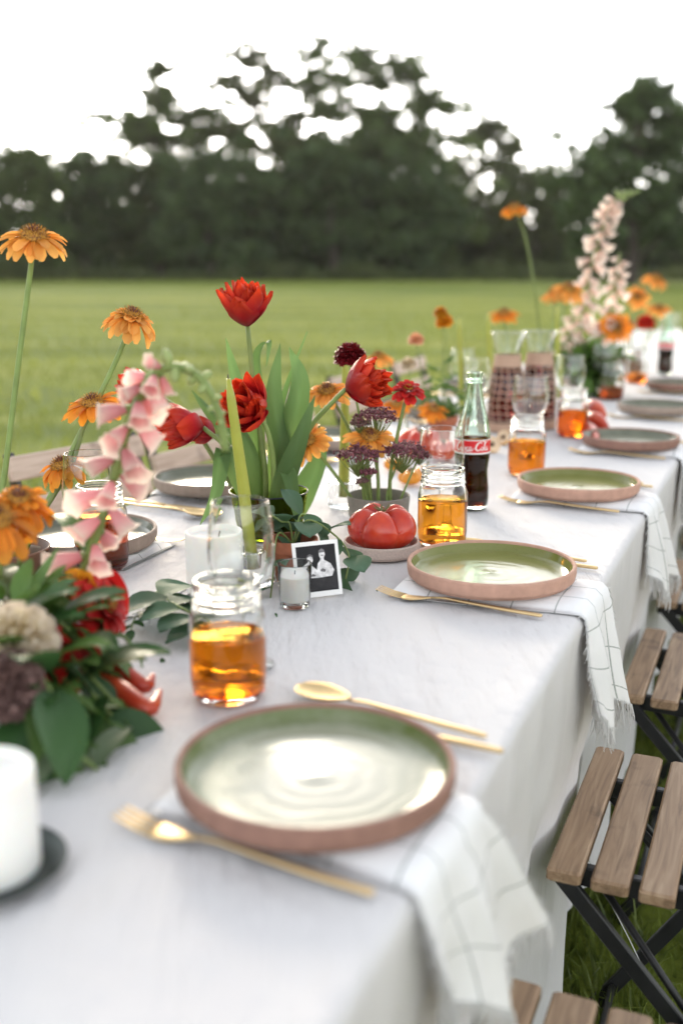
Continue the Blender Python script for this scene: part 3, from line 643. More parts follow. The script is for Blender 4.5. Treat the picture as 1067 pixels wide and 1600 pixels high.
def fork_mesh():
    h = MB(); strip(h, [(x+.075, y, z, a, b) for x, y, z, a, b in HANDLE])
    hd = MB(); strip(hd, [(.036, 0, .0022, .0112, .0009), (.042, 0, .0016, .0116, .0010), (.052, 0, .0018, .0108, .0011), (.062, 0, .0030, .0070, .0013), (.070, 0, .0045, .0034, .0014), (.076, 0, .0056, .0023, .0014)])
    tn = MB(); strip(tn, [(.0, 0, .0092, .0006, .0005), (.008, 0, .0068, .0013, .0007), (.020, 0, .0040, .0016, .0008), (.037, 0, .0022, .0018, .0008)])
    return h.mesh('handle', GOLD), hd.mesh('head', GOLD), tn.mesh('tine', GOLD)
FH, FHD, FT = fork_mesh()
def spoon_mesh():
    h = MB(); strip(h, [(x+.062, y, z, a, b) for x, y, z, a, b in HANDLE])
    b = MB(); P = []
    for i in range(15):
        t = i/14; x = .064*t; hw = .0190*(max(0, math.sin(math.pi*min(1, t**.80))))**.6*(1 if t < .5 else (1-.12*(t-.5)*2)) + .0008
        row = []
        for j in range(11):
            s = -1+2*j/10; dep = .0075*(1-s*s)*math.sin(math.pi*min(1, max(0, t)))**.7; row.append((x, s*hw, .0088-dep - .002*(1-t)*0))
        P.append(row)
    b.grid(P); Q = [[(x, y, z-.0011) for x, y, z in r] for r in P]; b.grid(Q[::-1])
    o = len(P)*len(P[0]); nc = 11; nr = 15
    rim = [(i, 0) for i in range(nr)] + [(nr-1, j) for j in range(1, nc)] + [(i, nc-1) for i in range(nr-2, -1, -1)] + [(0, j) for j in range(nc-2, 0, -1)]
    for k in range(len(rim)):
        (a1, b1), (a2, b2) = rim[k], rim[(k+1) % len(rim)]
        b.f.append((a1*nc+b1, a2*nc+b2, o+(nr-1-a2)*nc+b2, o+(nr-1-a1)*nc+b1))
    return h.mesh('handle', GOLD), b.mesh('bowl', GOLD)
SPH, SPB = spoon_mesh()
def knife_mesh():
    h = MB(); strip(h, [(.105, 0, .004, .0024, .0020), (.12, 0, .004, .0032, .0024), (.16, 0, .004, .0040, .0026), (.205, 0, .004, .0034, .0024), (.208, 0, .004, .003, .002)])
    b = MB(); strip(b, [(.0, .004, .004, .0012, .0005), (.012, .001, .004, .0055, .0006), (.05, -.001, .004, .0085, .0008), (.09, 0, .004, .0075, .0010), (.106, 0, .004, .0026, .0016)])
    return h.mesh('handle', GOLD), b.mesh('blade', GOLD)
KH, KB = knife_mesh()
def cut(name, label, cat, p, rz, parts, group):
    t = thing(name, label, cat, p, rz, group)
    for nm, me, M in parts: put(nm, me, t, M)
    return t
def fork(label, p, rz): return cut('fork', label, 'fork', p, rz, [('handle', FH, None), ('head', FHD, None)] + [('tine', FT, Matrix.Translation((0, -.0087+.0058*k, 0))) for k in range(4)], 'gold forks')
def spoon(label, p, rz): return cut('spoon', label, 'spoon', p, rz, [('bowl', SPB, None), ('handle', SPH, None)], 'gold spoons')
def knife(label, p, rz): return cut('knife', label, 'knife', p, rz, [('blade', KB, None), ('handle', KH, None)], 'gold knives')

def napkin(label, u, sgn, seed, win=.115, hang=.155, half=.074, edge=.0):
    # local: x across the table towards the diner (0 at plate centre), y along the table; folded cloth, puffed at its folds, falling over the edge
    r = random.Random(seed); t = thing('napkin', label, 'napkin', (0, 0, 0), 0, 'checked napkins')
    lay = []; E_ = edge; N = 46; Mw = 22; sk = r.uniform(-.02, .03)
    P = []; Q = []; UV = []
    tot = win + E_ + hang
    for i in range(N+1):
        s = tot*i/N; top = []; bot = []
        for j in range(Mw+1):
            v = -1+2*j/Mw; y = v*half
            puff = .0105*(1-abs(v)**5)*(1-max(0, 1-s/.010)**2) + .0004
            puff *= 1 - .25*math.exp(-((v-.2)/.2)**2)
            if s <= win+E_-.008:
                top.append((-win+s, y + .010*math.sin(s*14+seed), .0006+puff)); bot.append((-win+s, y+.010*math.sin(s*14+seed), .0003))
            else:
                d = s-(win+E_-.008); a = min(math.pi/2, d/.012); dd = max(0, d-.0188)
                k = min(1, dd/hang); nar = 1 - .12*k + .07*math.sin(k*5+seed)
                fold = .015*k**.8*(1+math.sin(v*5.5+seed+1.6*k)) + .006*k*(1+math.sin(v*13+seed*2))
                hx = -win + (win+E_-.008) + .012*math.sin(a); hz = .0006+puff*math.cos(a)*(1) - .012*(1-math.cos(a)) - dd
                kk = k**.7; yy = lerp(y, -half*.95 + (v+1)/2*(half*1.95+.085*(.8+.4*math.sin(seed))), kk) + .010*math.sin(s*14+seed)*(1-k) + .010*k*math.sin(k*5+v*2)
                zz = hz - .028*k*v - .018*k*math.sin(v*4+seed)
                top.append((hx + fold + .0035 + puff*.35*math.sin(a), yy, zz)); bot.append((hx + fold*.9 + .0022, yy, zz-.0004))
        P.append(top); Q.append(bot)
        for j in range(Mw+1): UV.append((s/.055, (j/Mw)*half*2/.055+.3))
    mb = MB(); mb.grid(P[::-1], UV[::-1] and [UV[(N-i)*(Mw+1)+j] for i in range(N+1) for j in range(Mw+1)]); mb.grid(Q, UV)
    # close the fold edges
    nc = Mw+1; o = (N+1)*nc
    def ti(i, j): return (N-i)*nc+j
    def bi(i, j): return o+i*nc+j
    for i in range(N): mb.f += [(ti(i, 0), ti(i+1, 0), bi(i+1, 0), bi(i, 0)), (ti(i+1, Mw), ti(i, Mw), bi(i, Mw), bi(i+1, Mw))]
    for j in range(Mw): mb.f += [(ti(0, j+1), ti(0, j), bi(0, j), bi(0, j+1))]
    obj('cloth', mb, NAPKIN, t)
    fr = MB(); last = P[-1]
    for j in range(Mw*5):
        f = j/5; a = Vector(last[int(f)]); b = Vector(last[min(Mw, int(f)+1)]); p = a.lerp(b, f-int(f)); ln = r.uniform(.016, .036)
        q = p + Vector((r.uniform(-.006, .006), r.gauss(0, .005), -ln)); fr.tube([p + Vector((0, 0, .003)), p.lerp(q, .5)+Vector((r.uniform(-.002, .003), r.gauss(0, .002), 0)), q], [.0011, .0009, .0004], 3, False)
    # frayed side of the falling end
    for i in range(int(N*.62), N):
        for j_, sd_ in ((Mw, 1), (0, -1)):
            for k in range(3):
                p = Vector(P[i][j_]); fr.tube([p, p + Vector((r.uniform(-.003, .004), sd_*r.uniform(.006, .016), -r.uniform(0, .012)))], [.0006, .0003], 3, False)
    obj('fringe', fr, FRINGE, t); return t

def setting(key, u, wc, right, clay, glaze, desc, seed):
    rz = -TH if right else -TH+math.pi; dist = (WR-wc) if right else (wc-WL)
    def loc(dx, dy, z=TZ+.0005): return T(u+(dy if right else -dy), wc+(dx if right else -dx), z)
    n = napkin('frayed white napkin with green check under ' + desc, u, 1, seed, edge=dist)
    n.location = loc(0, -.012, TZ); n.rotation_euler = (0, 0, rz+R(random.uniform(-2, 2)))
    plate(desc[0].upper()*0 + desc.replace('the ', '', 1), loc(0, 0, TZ+.0118), clay, glaze)
    r1, r2, r3 = (random.uniform(-3, 3) for _ in range(3))
    fork('gold fork with slim handle beside ' + desc, loc(-.128, -.094, TZ+.0012), rz+R(-5+r1*.4))
    spoon('gold spoon with slim handle beyond ' + desc, loc(-.107, .193, TZ+.0012), rz+R(-8+r2*.5))
    knife('gold knife with slim handle beyond ' + desc, loc(-.085, .153, TZ+.0002), rz+R(-5+r3*.3))
def pl(px, py): return uw(on(px, py, TZ+.030))
u1, w1 = pl(493, 1195); u2, w2 = pl(767, 883); u3, w3 = pl(903, 752); u4, w4 = pl(984, 683); u5, w5 = pl(1026, 633)
setting('R1', u1, w1, True, CLAY_BROWN, GLAZE_CREAM, 'the brown clay plate with cream ringed glaze', 1)
setting('R2', u2, w2, True, CLAY_PINK, GLAZE_OLIVE, 'the pink clay plate beside the tomato saucer', 4)
setting('R3', u3, w3, True, CLAY_PINK, GLAZE_OLIVE, 'the pink clay plate past the cola bottle', 3)
setting('R4', u4, w4, True, CLAY_BROWN, GLAZE_GREY, 'the brown rimmed plate across from the woven carafes', 6)
setting('R5', u5, w5, True, CLAY_GREY, GLAZE_GREY, 'the grey rimmed plate beyond the red peppers', 5)
setting('R6', u5+.66, w5, True, CLAY_BROWN, GLAZE_GREY, 'the brown rimmed plate by the far cola bottle', 8)
ul, wl = pl(333, 746); ul2, wl2 = pl(128, 832)
setting('L1', ul, wl, False, CLAY_GREY, GLAZE_GREY, 'the grey plate across from the tulip vase', 7)
setting('L2', ul2, wl2, False, CLAY_GREY, GLAZE_GREY, 'the grey plate behind the tea jar and foxglove', 9)
setting('L3', ul+.56, wl-.0, False, CLAY_GREY, GLAZE_GREY, 'the grey plate behind the grey flower cup', 2)
setting('L4', ul+1.2, wl, False, CLAY_GREY, GLAZE_GREY, 'the grey plate behind the feathery marigolds', 10)
setting('L5', ul+1.85, wl, False, CLAY_GREY, GLAZE_GREY, 'the grey plate behind the woven carafes', 11)

# ------------------------------------------------------------ petals, leaves, flowers
def petal(name, L, W, m, prof='tulip', cup=.35, a0=1.0, a1=0.0, nu=8, nv=6, ruf=0, pw=1.0):
    # base at the origin, runs up Z and leans to +X by a0 (base) .. a1 (tip); width along Y, edges cup towards -X
    P = []; c = Vector((0, 0, 0)); uv = []
    for i in range(nu+1):
        t = i/nu; a = a0+(a1-a0)*t**pw; d = Vector((math.sin(a), 0, math.cos(a))); nrm = Vector((math.cos(a), 0, -math.sin(a)))
        if i: c = c + d*(L/nu)
        if prof == 'tulip': w = (math.sin(math.pi*min(1, (.10+.90*t)**.95)))**.75*(1-.15*t) if t < 1 else .05
        elif prof == 'strap': w = min(1, .35+1.6*t)*(1 if t < .8 else max(.35, 1-((t-.8)/.2)**2*.6))
        elif prof == 'leaf': w = (math.sin(math.pi*(.05+.95*t)**.8))**.85 if t < 1 else .02
        elif prof == 'long': w = min(1, .45+1.1*t)*(1-t**2.2) + .01
        else: w = math.sin(math.pi*(.06+.94*t)**1.25)**.7 if t < 1 else .03
        row = []
        for j in range(nv+1):
            s = -1+2*j/nv; y = s*w*W/2
            row.append(c + Vector((0, y, 0)) - nrm*(cup*w*W/2*s*s) + nrm*(ruf*W*math.sin(s*5+t*7)*t))
            uv.append((j/nv, t))
        P.append(row)
    return MB().grid(P, uv).mesh(name, m)
def along(p, d, roll=0):
    q = Vector(d).normalized().to_track_quat('Z', 'Y').to_matrix().to_4x4()
    return Matrix.Translation(p) @ q @ Matrix.Rotation(roll, 4, 'Z')
def ribbon_leaf(pts, W, m, side=None, fold=.25, nv=6, prof='long', twist=0, n=7):
    # a leaf along a path; side = width direction
    P = smoothpath(pts, n); k = len(P); uv = []; rows = []
    for i, p in enumerate(P):
        t = i/(k-1); d = (P[min(i+1, k-1)]-P[max(i-1, 0)]).normalized()
        sd_ = Vector(side if side else (1, .3, 0)); sd_ = (sd_ - d*sd_.dot(d)).normalized(); nn = d.cross(sd_)
        if twist: q = Matrix.Rotation(twist*t, 3, d); sd_ = q @ sd_; nn = q @ nn
        w = {'long': min(1, .5+1.3*t)*(1-t**2.6)+.01, 'leaf': (math.sin(math.pi*(.04+.96*t)**.85))**.8 if t < 1 else .02}[prof]*W/2
        row = []
        for j in range(nv+1):
            s = -1+2*j/nv; row.append(p + sd_*s*w + nn*fold*w*(abs(s)**1.5) + nn*.04*W*math.sin(t*9+s*2)); uv.append((j/nv, t))
        rows.append(row)
    return MB().grid(rows, uv)
PT = {}
def pmesh(key, *a, **k):
    if key not in PT: PT[key] = petal('petal', *a, **k)
    return PT[key]
def stem_obj(t, pts, r, off, m=STEM, n=8):
    P = smoothpath(pts, 6); return obj('stem', MB().tube(P, [r*(1.1-.25*i/(len(P)-1)) for i in range(len(P))], n), m, t, off=off)
def jit(s): return random.uniform(-s, s)

def tulip(label, pts, d, opening=0., size=1.0, leaves=(), roll=0):
    base = Vector(pts[0]); t = thing('tulip', label, 'tulip', base, 0, 'red tulips')
    stem_obj(t, pts, .0042, base)
    H = along(Vector(pts[-1])-base, d, roll); op = opening
    rings = [(6, .050, .036, 1.25, -.10+op, .000, .0), (7, .053, .033, 1.1, -.24+op*.95, .002, .5), (7, .051, .030, .85, -.26+op*.8, .003, .2), (7, .047, .025, .65, -.2+op*.6, .004, .7), (6, .042, .02, .40, -.1+op*.3, .006, .1)]
    for k, (n, L, W, a0, a1, z, ph) in enumerate(rings):
        me = pmesh(('tulip', k, round(op, 2), size), L*size, W*size, TULIP, 'tulip', .5, a0, a1, 10, 8, .055)
        for i in range(n):
            M = H @ Matrix.Translation((0, 0, z*size)) @ Matrix.Rotation(2*math.pi*(i+ph)/n+jit(.25), 4, 'Z') @ Matrix.Rotation(jit(.2), 4, 'Y') @ Matrix.Rotation(jit(.15), 4, 'X') @ Matrix.Diagonal((1, 1+jit(.2), 1+jit(.15), 1))
            put('petal', me, t, M)
    for lp, W, sd_, tw in leaves: obj('leaf', ribbon_leaf(lp, W*.8, LEAFTULIP, sd_, .5, 8, 'long', tw), LEAFTULIP, t, off=base)
    return t
def cone_mb(r, h, spikes=90, sl=.004):
    mb = MB(); pr = [(0, -h*.25), (r*.8, -h*.2), (r, 0)] + [(r*math.cos(a), h*math.sin(a)) for a in (.4, .8, 1.2)] + [(0, h)]
    mb.lathe(pr, 14)
    for i in range(spikes):
        z = (i+.5)/spikes; a = i*2.39996; rr = r*math.sqrt(1-z*z); p = Vector((rr*math.cos(a), rr*math.sin(a), h*z)); n = Vector((p.x/r/r, p.y/r/r, p.z/h/h)).normalized()
        mb.tube([p, p+n*sl*random.uniform(.7, 1.2)], [.0009, .0002], 3, False)
    return mb
CONES = {}
def coneflower(label, pts, d, size=1.0, droop=.35, m=None, n=15, cat='coneflower', pom=False, r=.0030):
    m = m or ECHI
    base = Vector(pts[0]); t = thing('coneflower', label, cat, base, 0, 'orange coneflowers'); stem_obj(t, pts, r*max(.8, size), base)
    H = along(Vector(pts[-1])-base, d, jit(3))
    ky = ('cone', pom)
    if ky not in CONES: CONES[ky] = (cone_mb(.0145, .012, 120, .0055).mesh('cone', CONE), cone_mb(.0085, .010, 50, .003).mesh('cone_tip', CONEDARK))
    Sc = Matrix.Scale(size, 4)
    put('cone', CONES[ky][0], t, H @ Sc); put('cone_tip', CONES[ky][1], t, H @ Sc @ Matrix.Translation((0, 0, .0045)))
    for lay, (L, W, a) in enumerate([(.034, .0125, 1.57+droop), (.029, .0115, 1.50+droop*.7)] + ([(.020, .009, 1.35), (.014, .007, 1.1)] if pom else [])):
        me = pmesh(('echi', lay, round(droop, 2), m.name), L, W, m, 'strap', .35, a-.30, a+.55*min(1, droop+.3), 6, 4, .03)
        for i in range(n):
            M = H @ Sc @ Matrix.Rotation(2*math.pi*(i+.5*lay)/n+jit(.16), 4, 'Z') @ Matrix.Translation((.0105-.002*lay, 0, .001*lay)) @ Matrix.Rotation(jit(.20), 4, 'Y') @ Matrix.Diagonal((1+jit(.15), 1+jit(.2), 1+jit(.12), 1))
            put('petal', me, t, M)
    return t
def pompon(label, pts, d, R_, m, cat='flower', name='pompon_flower', flat=.75, n=170, pl_=.5, group=None, stemr=.0022):
    base = Vector(pts[0]); t = thing(name, label, cat, base, 0, group); stem_obj(t, pts, stemr, base)
    H = along(Vector(pts[-1])-base, d, 0); mb = MB(); mb.lathe([(0, -R_*.3*flat), (R_*.6, -R_*.1), (R_*.7, R_*.2*flat), (R_*.4, R_*.55*flat), (0, R_*.62*flat)], 10)
    for i in range(n):
        z = 1-1.35*(i+.5)/n; a = i*2.39996; rr = math.sqrt(max(0, 1-z*z)); dd = Vector((rr*math.cos(a), rr*math.sin(a), z*flat)).normalized()
        sd_ = dd.cross(Vector((0, 0, 1)) if abs(dd.z) < .95 else Vector((1, 0, 0))).normalized(); up = sd_.cross(dd)
        W = R_*pl_*random.uniform(.55, .9); p0 = dd*R_*.45; p1 = dd*R_*random.uniform(.78, .95); p2 = dd*R_*random.uniform(.95, 1.1) + up*R_*random.uniform(-.16, .1); rows = []
        for (p, w, c) in ((p0, .3, 0), (p1, 1, .1), (p2, .8, -.05)):
            rows.append([p - sd_*W*w*.5 + up*c*R_, p + up*(-c)*R_*.6, p + sd_*W*w*.5 + up*c*R_])
        mb.grid(rows)
    o = obj('bloom', mb, m, t, M=H); o['kind'] = 'stuff'; return t
def zinnia(label, pts, d, size=1.0, m=None, stemm=STEM):
    base = Vector(pts[0]); t = thing('zinnia', label, 'zinnia', base, 0); stem_obj(t, pts, .0032, base, stemm)
    H = along(Vector(pts[-1])-base, d, 0) @ Matrix.Scale(size, 4)
    for lay, (L, W, a, n) in enumerate([(.026, .013, 1.75, 13), (.022, .012, 1.45, 11), (.016, .010, 1.05, 9), (.011, .008, .6, 6)]):
        me = pmesh(('zin', lay), L, W, REDPETAL, 'strap', .3, a-.3, a+.35, 5, 4, .03)
        for i in range(n): put('petal', me, t, H @ Matrix.Rotation(2*math.pi*(i+.5*lay)/n+jit(.15), 4, 'Z') @ Matrix.Translation((.004, 0, .002*lay)) @ Matrix.Rotation(jit(.2), 4, 'Y'))
    put('centre', cone_mb(.006, .005, 40, .003).mesh('centre', CONE), t, H @ Matrix.Translation((0, 0, .006))); return t
def yarrow(label, pts, R_, m=YARROW, n=10, dens=1.0, name='yarrow'):
    base = Vector(pts[0]); t = thing(name, label, 'yarrow', base, 0, 'burgundy yarrow'); top = Vector(pts[-1]); stem_obj(t, pts, .0019, base); fl = MB(); br = MB()
    fork_ = Vector(smoothpath(pts, 6)[-4]) if len(pts) > 2 else Vector(pts[0]).lerp(top, .8)
    fork_ = top - Vector((0, 0, R_*1.0))
    for i in range(int(34*dens)):
        a = i*2.39996; rr = R_*math.sqrt((i+.5)/(34*dens)); c = top + Vector((rr*math.cos(a), rr*math.sin(a), R_*.25*(1-(rr/R_)**2)*1.2+jit(R_*.12)))
        br.tube([fork_, fork_.lerp(c, .6)+Vector((0, 0, -R_*.1)), c], [.0009, .0007, .0005], 4, False)
        for k in range(13):
            q = c + Vector((random.gauss(0, R_*.10), random.gauss(0, R_*.10), random.gauss(0, R_*.09))); fl.blob(q, random.uniform(.0013, .0025), 5, 3)
    o = obj('floret_cluster', fl, m, t, off=base); o['kind'] = 'stuff'; obj('branchlet', br, STEM, t, off=base); return t
BELLS = {}
def bell_mesh(m):
    if m.name in BELLS: return BELLS[m.name]
    mb = MB(); pr = [(.0022, 0), (.0048, .004), (.0062, .010), (.0085, .018), (.0104, .027), (.0108, .033), (.0116, .037), (.0150, .0405)]
    n = 16; k = len(pr); vs = []; uv = []
    for i, (r, z) in enumerate(pr):
        for j in range(n+1):
            a = 2*math.pi*j/n; f = (i/(k-1))**3; rr = r*(1+.16*f*math.cos(a*5)) * (1+.12*f*(math.cos(a)))
            vs.append((rr*math.cos(a), rr*math.sin(a), z+.005*f*math.cos(a))); uv.append((j/n, i/(k-1)))
    fs = [(i*(n+1)+j, i*(n+1)+j+1, (i+1)*(n+1)+j+1, (i+1)*(n+1)+j) for i in range(k-1) for j in range(n)]
    mb.add(vs, fs, uv); BELLS[m.name] = mb.mesh('bell', m); return BELLS[m.name]
CALYXM = [None]
def foxglove(label, pts, m, n_bells, f0, f1, size=1.0, face=(0, -1, -.35), spread=1.0, r=.0042, leafy=0, bud=1):
    base = Vector(pts[0]); t = thing('foxglove', label, 'foxglove', base, 0, 'pink foxgloves'); P = smoothpath(pts, 10); stem_obj(t, pts, r, base)
    me = bell_mesh(m)
    if not CALYXM[0]: CALYXM[0] = MB().lathe([(0, -.002), (.0045, 0), (.0055, .004), (.0035, .008)], 8).mesh('calyx', STEM)
    L = len(P)-1
    for i in range(n_bells):
        f = f0+(f1-f0)*i/(n_bells-1); x = f*L; k = min(L-1, int(x)); p = P[k].lerp(P[k+1], x-k); d = (P[k+1]-P[k]).normalized(); a = i*2.39996
        s1 = d.cross(Vector((.3, 1, .1))).normalized(); s2 = d.cross(s1); out = (s1*math.cos(a)+s2*math.sin(a))*spread + Vector(face)*.55; out = (out - d*out.dot(d)*.5).normalized() + Vector((0, 0, -.45)); sc = size*(1.0-.35*max(0, (i/(n_bells-1)-.55)/.45))
        M = along(p-base+out.normalized()*.004, out, jit(3)) @ Matrix.Scale(sc*random.uniform(.88, 1.1), 4)
        b = put('bell', me, t, M); put('calyx', CALYXM[0], t, M)
    if bud:
        for i in range(16):
            f = f1+.02+(1-f1-.03)*i/15; x = f*L; k = min(L-1, int(x)); p = P[k].lerp(P[k+1], x-k); d = (P[k+1]-P[k]).normalized(); a = i*2.39996
            s1 = d.cross(Vector((.3, 1, .1))).normalized(); s2 = d.cross(s1); out = s1*math.cos(a)+s2*math.sin(a)+Vector((0, 0, -.2)); sc = (1-.75*i/15)*size
            put('bud', pbud(), t, along(p-base, out) @ Matrix.Scale(sc, 4))
    for i in range(leafy):
        p = P[int(L*(.05+.3*i/max(1, leafy)))]; a = i*2.4; o2 = Vector((math.cos(a), math.sin(a), .3))
        obj('leaf', ribbon_leaf([p, p+o2*.04+Vector((0, 0, .02)), p+o2*.09], .028, LEAF, (-math.sin(a), math.cos(a), 0), .2, 4, 'leaf'), LEAF, t, off=base)
    return t
BUDM = [None]
def pbud():
    if not BUDM[0]: BUDM[0] = MB().lathe([(0, 0), (.004, .002), (.0065, .008), (.0060, .014), (.003, .019), (0, .0205)], 9).mesh('bud', BUD)
    return BUDM[0]
LEAFM = {}
def leafmesh(kind):
    if kind not in LEAFM:
        L, W, m, prof, cup, a0, a1 = {'round': (.052, .042, LEAFBLUE, 'oval', .18, .9, 1.5), 'broad': (.085, .045, LEAFDARK, 'leaf', .2, .7, 1.6), 'mid': (.06, .028, LEAF, 'leaf', .22, .7, 1.5), 'slim': (.075, .014, LEAF, 'leaf', .25, .6, 1.2),
            'fresh': (.05, .026, FRESH, 'leaf', .22, .7, 1.4), 'small': (.022, .014, LEAFDARK, 'leaf', .15, .8, 1.3), 'pale': (.10, .032, PALELEAF, 'leaf', .25, .8, 1.7)}[kind]
        LEAFM[kind] = petal('leaf', L, W, m, prof, cup, a0, a1, 8, 6, .04)
    return LEAFM[kind]
FRESH = petal_mat('fresh_leaf', (.10, .20, .035), (.15, .27, .06), trans=.35, rough=.5)
PALELEAF = petal_mat('pale_sage_leaf', (.16, .22, .12), (.24, .29, .18), trans=.25, rough=.5)
def sprig(label, pts, kind, n, size=1.0, f0=.1, cat='foliage', name='foliage_sprig', up=.3, r=.0018, group=None, flat=False, keep_above=None):
    base = Vector(pts[0]); t = thing(name, label, cat, base, 0, group); P = smoothpath(pts, 8); stem_obj(t, pts, r, base, n=6); L = len(P)-1
    for i in range(n):
        f = f0+(1-f0)*i/max(1, n-1); x = f*L; k = min(L-1, int(x)); p = P[k].lerp(P[k+1], x-k); d = (P[k+1]-P[k]).normalized(); a = i*2.2+jit(.4)
        s1 = d.cross(Vector((0, 0, 1))); s1 = s1.normalized() if s1.length > .05 else Vector((1, 0, 0)); s2 = d.cross(s1)
        out = (s1*(1 if i % 2 else -1) + d*.5 + Vector((jit(.3), jit(.3), abs(jit(.4))+up*.3))) if flat else s1*math.cos(a)+s2*math.sin(a)+d*.35+Vector((0, 0, up))
        if i == n-1: out = d + Vector((jit(.1), jit(.1), .05))
        sc = size*random.uniform(.75, 1.15)
        zax = out.normalized(); upv = Vector((0, 0, 1))
        # orient so the leaf blade faces up: local +X (lower side of the curl) points down/outward
        y = upv.cross(zax); y = y.normalized() if y.length > .05 else Vector((0, 1, 0)); xx = y.cross(zax).normalized()
        if xx.z > 0: xx = -xx; y = -y
        # curl leans to +X (down), so tilt the leaf start upwards
        M = Matrix(((xx.x, y.x, zax.x, 0), (xx.y, y.y, zax.y, 0), (xx.z, y.z, zax.z, 0), (0, 0, 0, 1))) @ Matrix.Rotation(-.75, 4, 'Y')
        put('leaf', leafmesh(kind), t, Matrix.Translation(p-base) @ M @ Matrix.Rotation(jit(.4), 4, 'Z') @ Matrix.Scale(sc, 4))
    return t

# ------------------------------------------------------------ jars, glasses, bottles, carafes
Z0 = TZ+.0003
def lift(p): return Vector((p.x, p.y, Z0))
jar('mason jar of amber tea beside the brown clay plate', lift(on(358, 1085)), .066)
jar('mason jar of golden tea touching the tomato saucer', lift(on(690, 850)), .072, fill=glass('golden_tea', (.97, .60, .16), 1.33))
jar('mason jar of amber tea standing before the woven carafes', lift(on(821, 741)), .070)
jar('mason jar of dark tea next to the red peppers', lift(on(893, 681)), .064, fill=TEA2)
jar('half empty mason jar of tea past the red peppers', lift(on(954, 624)), .040, fill=TEA2)
jar('low filled mason jar of tea near the far cola bottle', lift(on(993, 598)), .034, fill=TEA)
jar('mason jar of dark tea behind the pink foxglove', lift(on(161, 886)), .074, fill=glass('deep_tea', (.78, .26, .06), 1.33))
def wg(label, px, py, s, base=False):
    zt = Z0+.18*s[2]; d = ray(px, py); p = on(px, py) if base else d*((zt-CZ)/d.z); g_ = wineglass(label, Vector((p.x, p.y, Z0))); g_.scale = s; return g_
wg('stemmed wine glass right behind the tea jar and pillar candle', 381, 1040, (1.03, 1.03, 1.02), True)
wg('stemmed wine glass in front of the cola bottle', 690, 669, (1.12, 1.12, .92))
wg('stemmed wine glass in front of the woven carafes', 830, 588, (1.2, 1.2, 1.0))
wg('stemmed wine glass above the dark tea jar by the peppers', 891, 555, (1.22, 1.22, 1.04))
wg('stemmed wine glass over the half empty tea jar', 945, 536, (1.2, 1.2, 1.0))
wg('stemmed wine glass near the far red flowers', 1000, 510, (1.2, 1.2, 1.0))
wg('stemmed wine glass with its foot beside the dark tea jar', 146, 908, (1.0, 1.0, 1.0), True)
wg('stemmed wine glass across the table behind the marigolds', 722, 545, (1.15, 1.15, 1.0))
wg('stemmed wine glass across the table behind the carafes', 745, 560, (1.1, 1.1, 1.0))
wg('stemmed wine glass behind the far cola bottle', 1047, 490, (1.5, 1.5, 1.15))
cola('green glass cola bottle with red label beside the golden tea jar', lift(on(736, 794)), R(-6))
cola('green glass cola bottle with red label at the far settings', lift(on(1037, 585)), R(-20))

CAR = [(0, .001), (.030, 0), (.042, .002), (.0465, .008), (.047, .03), (.0465, .07), (.044, .11), (.0395, .145), (.034, .172), (.0305, .190), (.0300, .203), (.0325, .220), (.0375, .238), (.0430, .252), (.0455, .258)]
def carafe(label, p, lvl):
    t = thing('carafe', label, 'carafe', p, random.uniform(0, 3), 'carafes in woven nets')
    inn = [(r-.002, max(z, .005)) for r, z in CAR[2:]][::-1]
    obj('glass', MB().lathe(CAR + [(.0446, .2588)] + inn + [(0, .005)], 40), GLASS, t)
    pr = [(0, .0048)] + [(r-.0017, max(z, .0049)) for r, z in CAR[2:] if z < lvl]; last = pr[-1][0]; obj('punch', MB().lathe(pr + [(last-.0003, lvl), (0, lvl-.0005)], 36), SANGRIA, t)
    def rad(z):
        for (r0, z0), (r1, z1) in zip(CAR[3:], CAR[4:]):
            if z0 <= z <= z1: return r0+(r1-r0)*(z-z0)/(z1-z0)
        return .046
    net = MB(); nv = 14
    for k in range(nv):
        a = 2*math.pi*k/nv; net.tube([((rad(z)+.0022)*math.cos(a+.06*math.sin(z*60)), (rad(z)+.0022)*math.sin(a+.06*math.sin(z*60)), z) for z in np.linspace(.009, .19, 16)], .0012, 5)
    for z in np.linspace(.032, .162, 8): net.tube([((rad(z)+.0028)*math.cos(a), (rad(z)+.0028)*math.sin(a), z+.0012*math.sin(a*9)) for a in np.linspace(0, 2*math.pi, 37)], .0012, 5, False)
    obj('woven_net', net, ROPE, t)
    col_ = MB()
    for k in range(9):
        z = .172+k*.0034; col_.tube([((rad(z)+.003)*math.cos(a), (rad(z)+.003)*math.sin(a), z) for a in np.linspace(0, 2*math.pi, 31)], .0021, 5, False)
    for k in range(7):
        z = .003+k*.0034; col_.tube([((rad(max(z, .009))+.003)*math.cos(a), (rad(max(z, .009))+.003)*math.sin(a), z) for a in np.linspace(0, 2*math.pi, 31)], .0021, 5, False)
    obj('woven_band', col_, ROPE, t); return t
carafe('carafe of red punch in a knotted net, nearer the candles', lift(on(789, 673)), .168)
carafe('carafe of red punch in a knotted net, beside the tea jar with peppers', lift(on(838, 668)), .165)

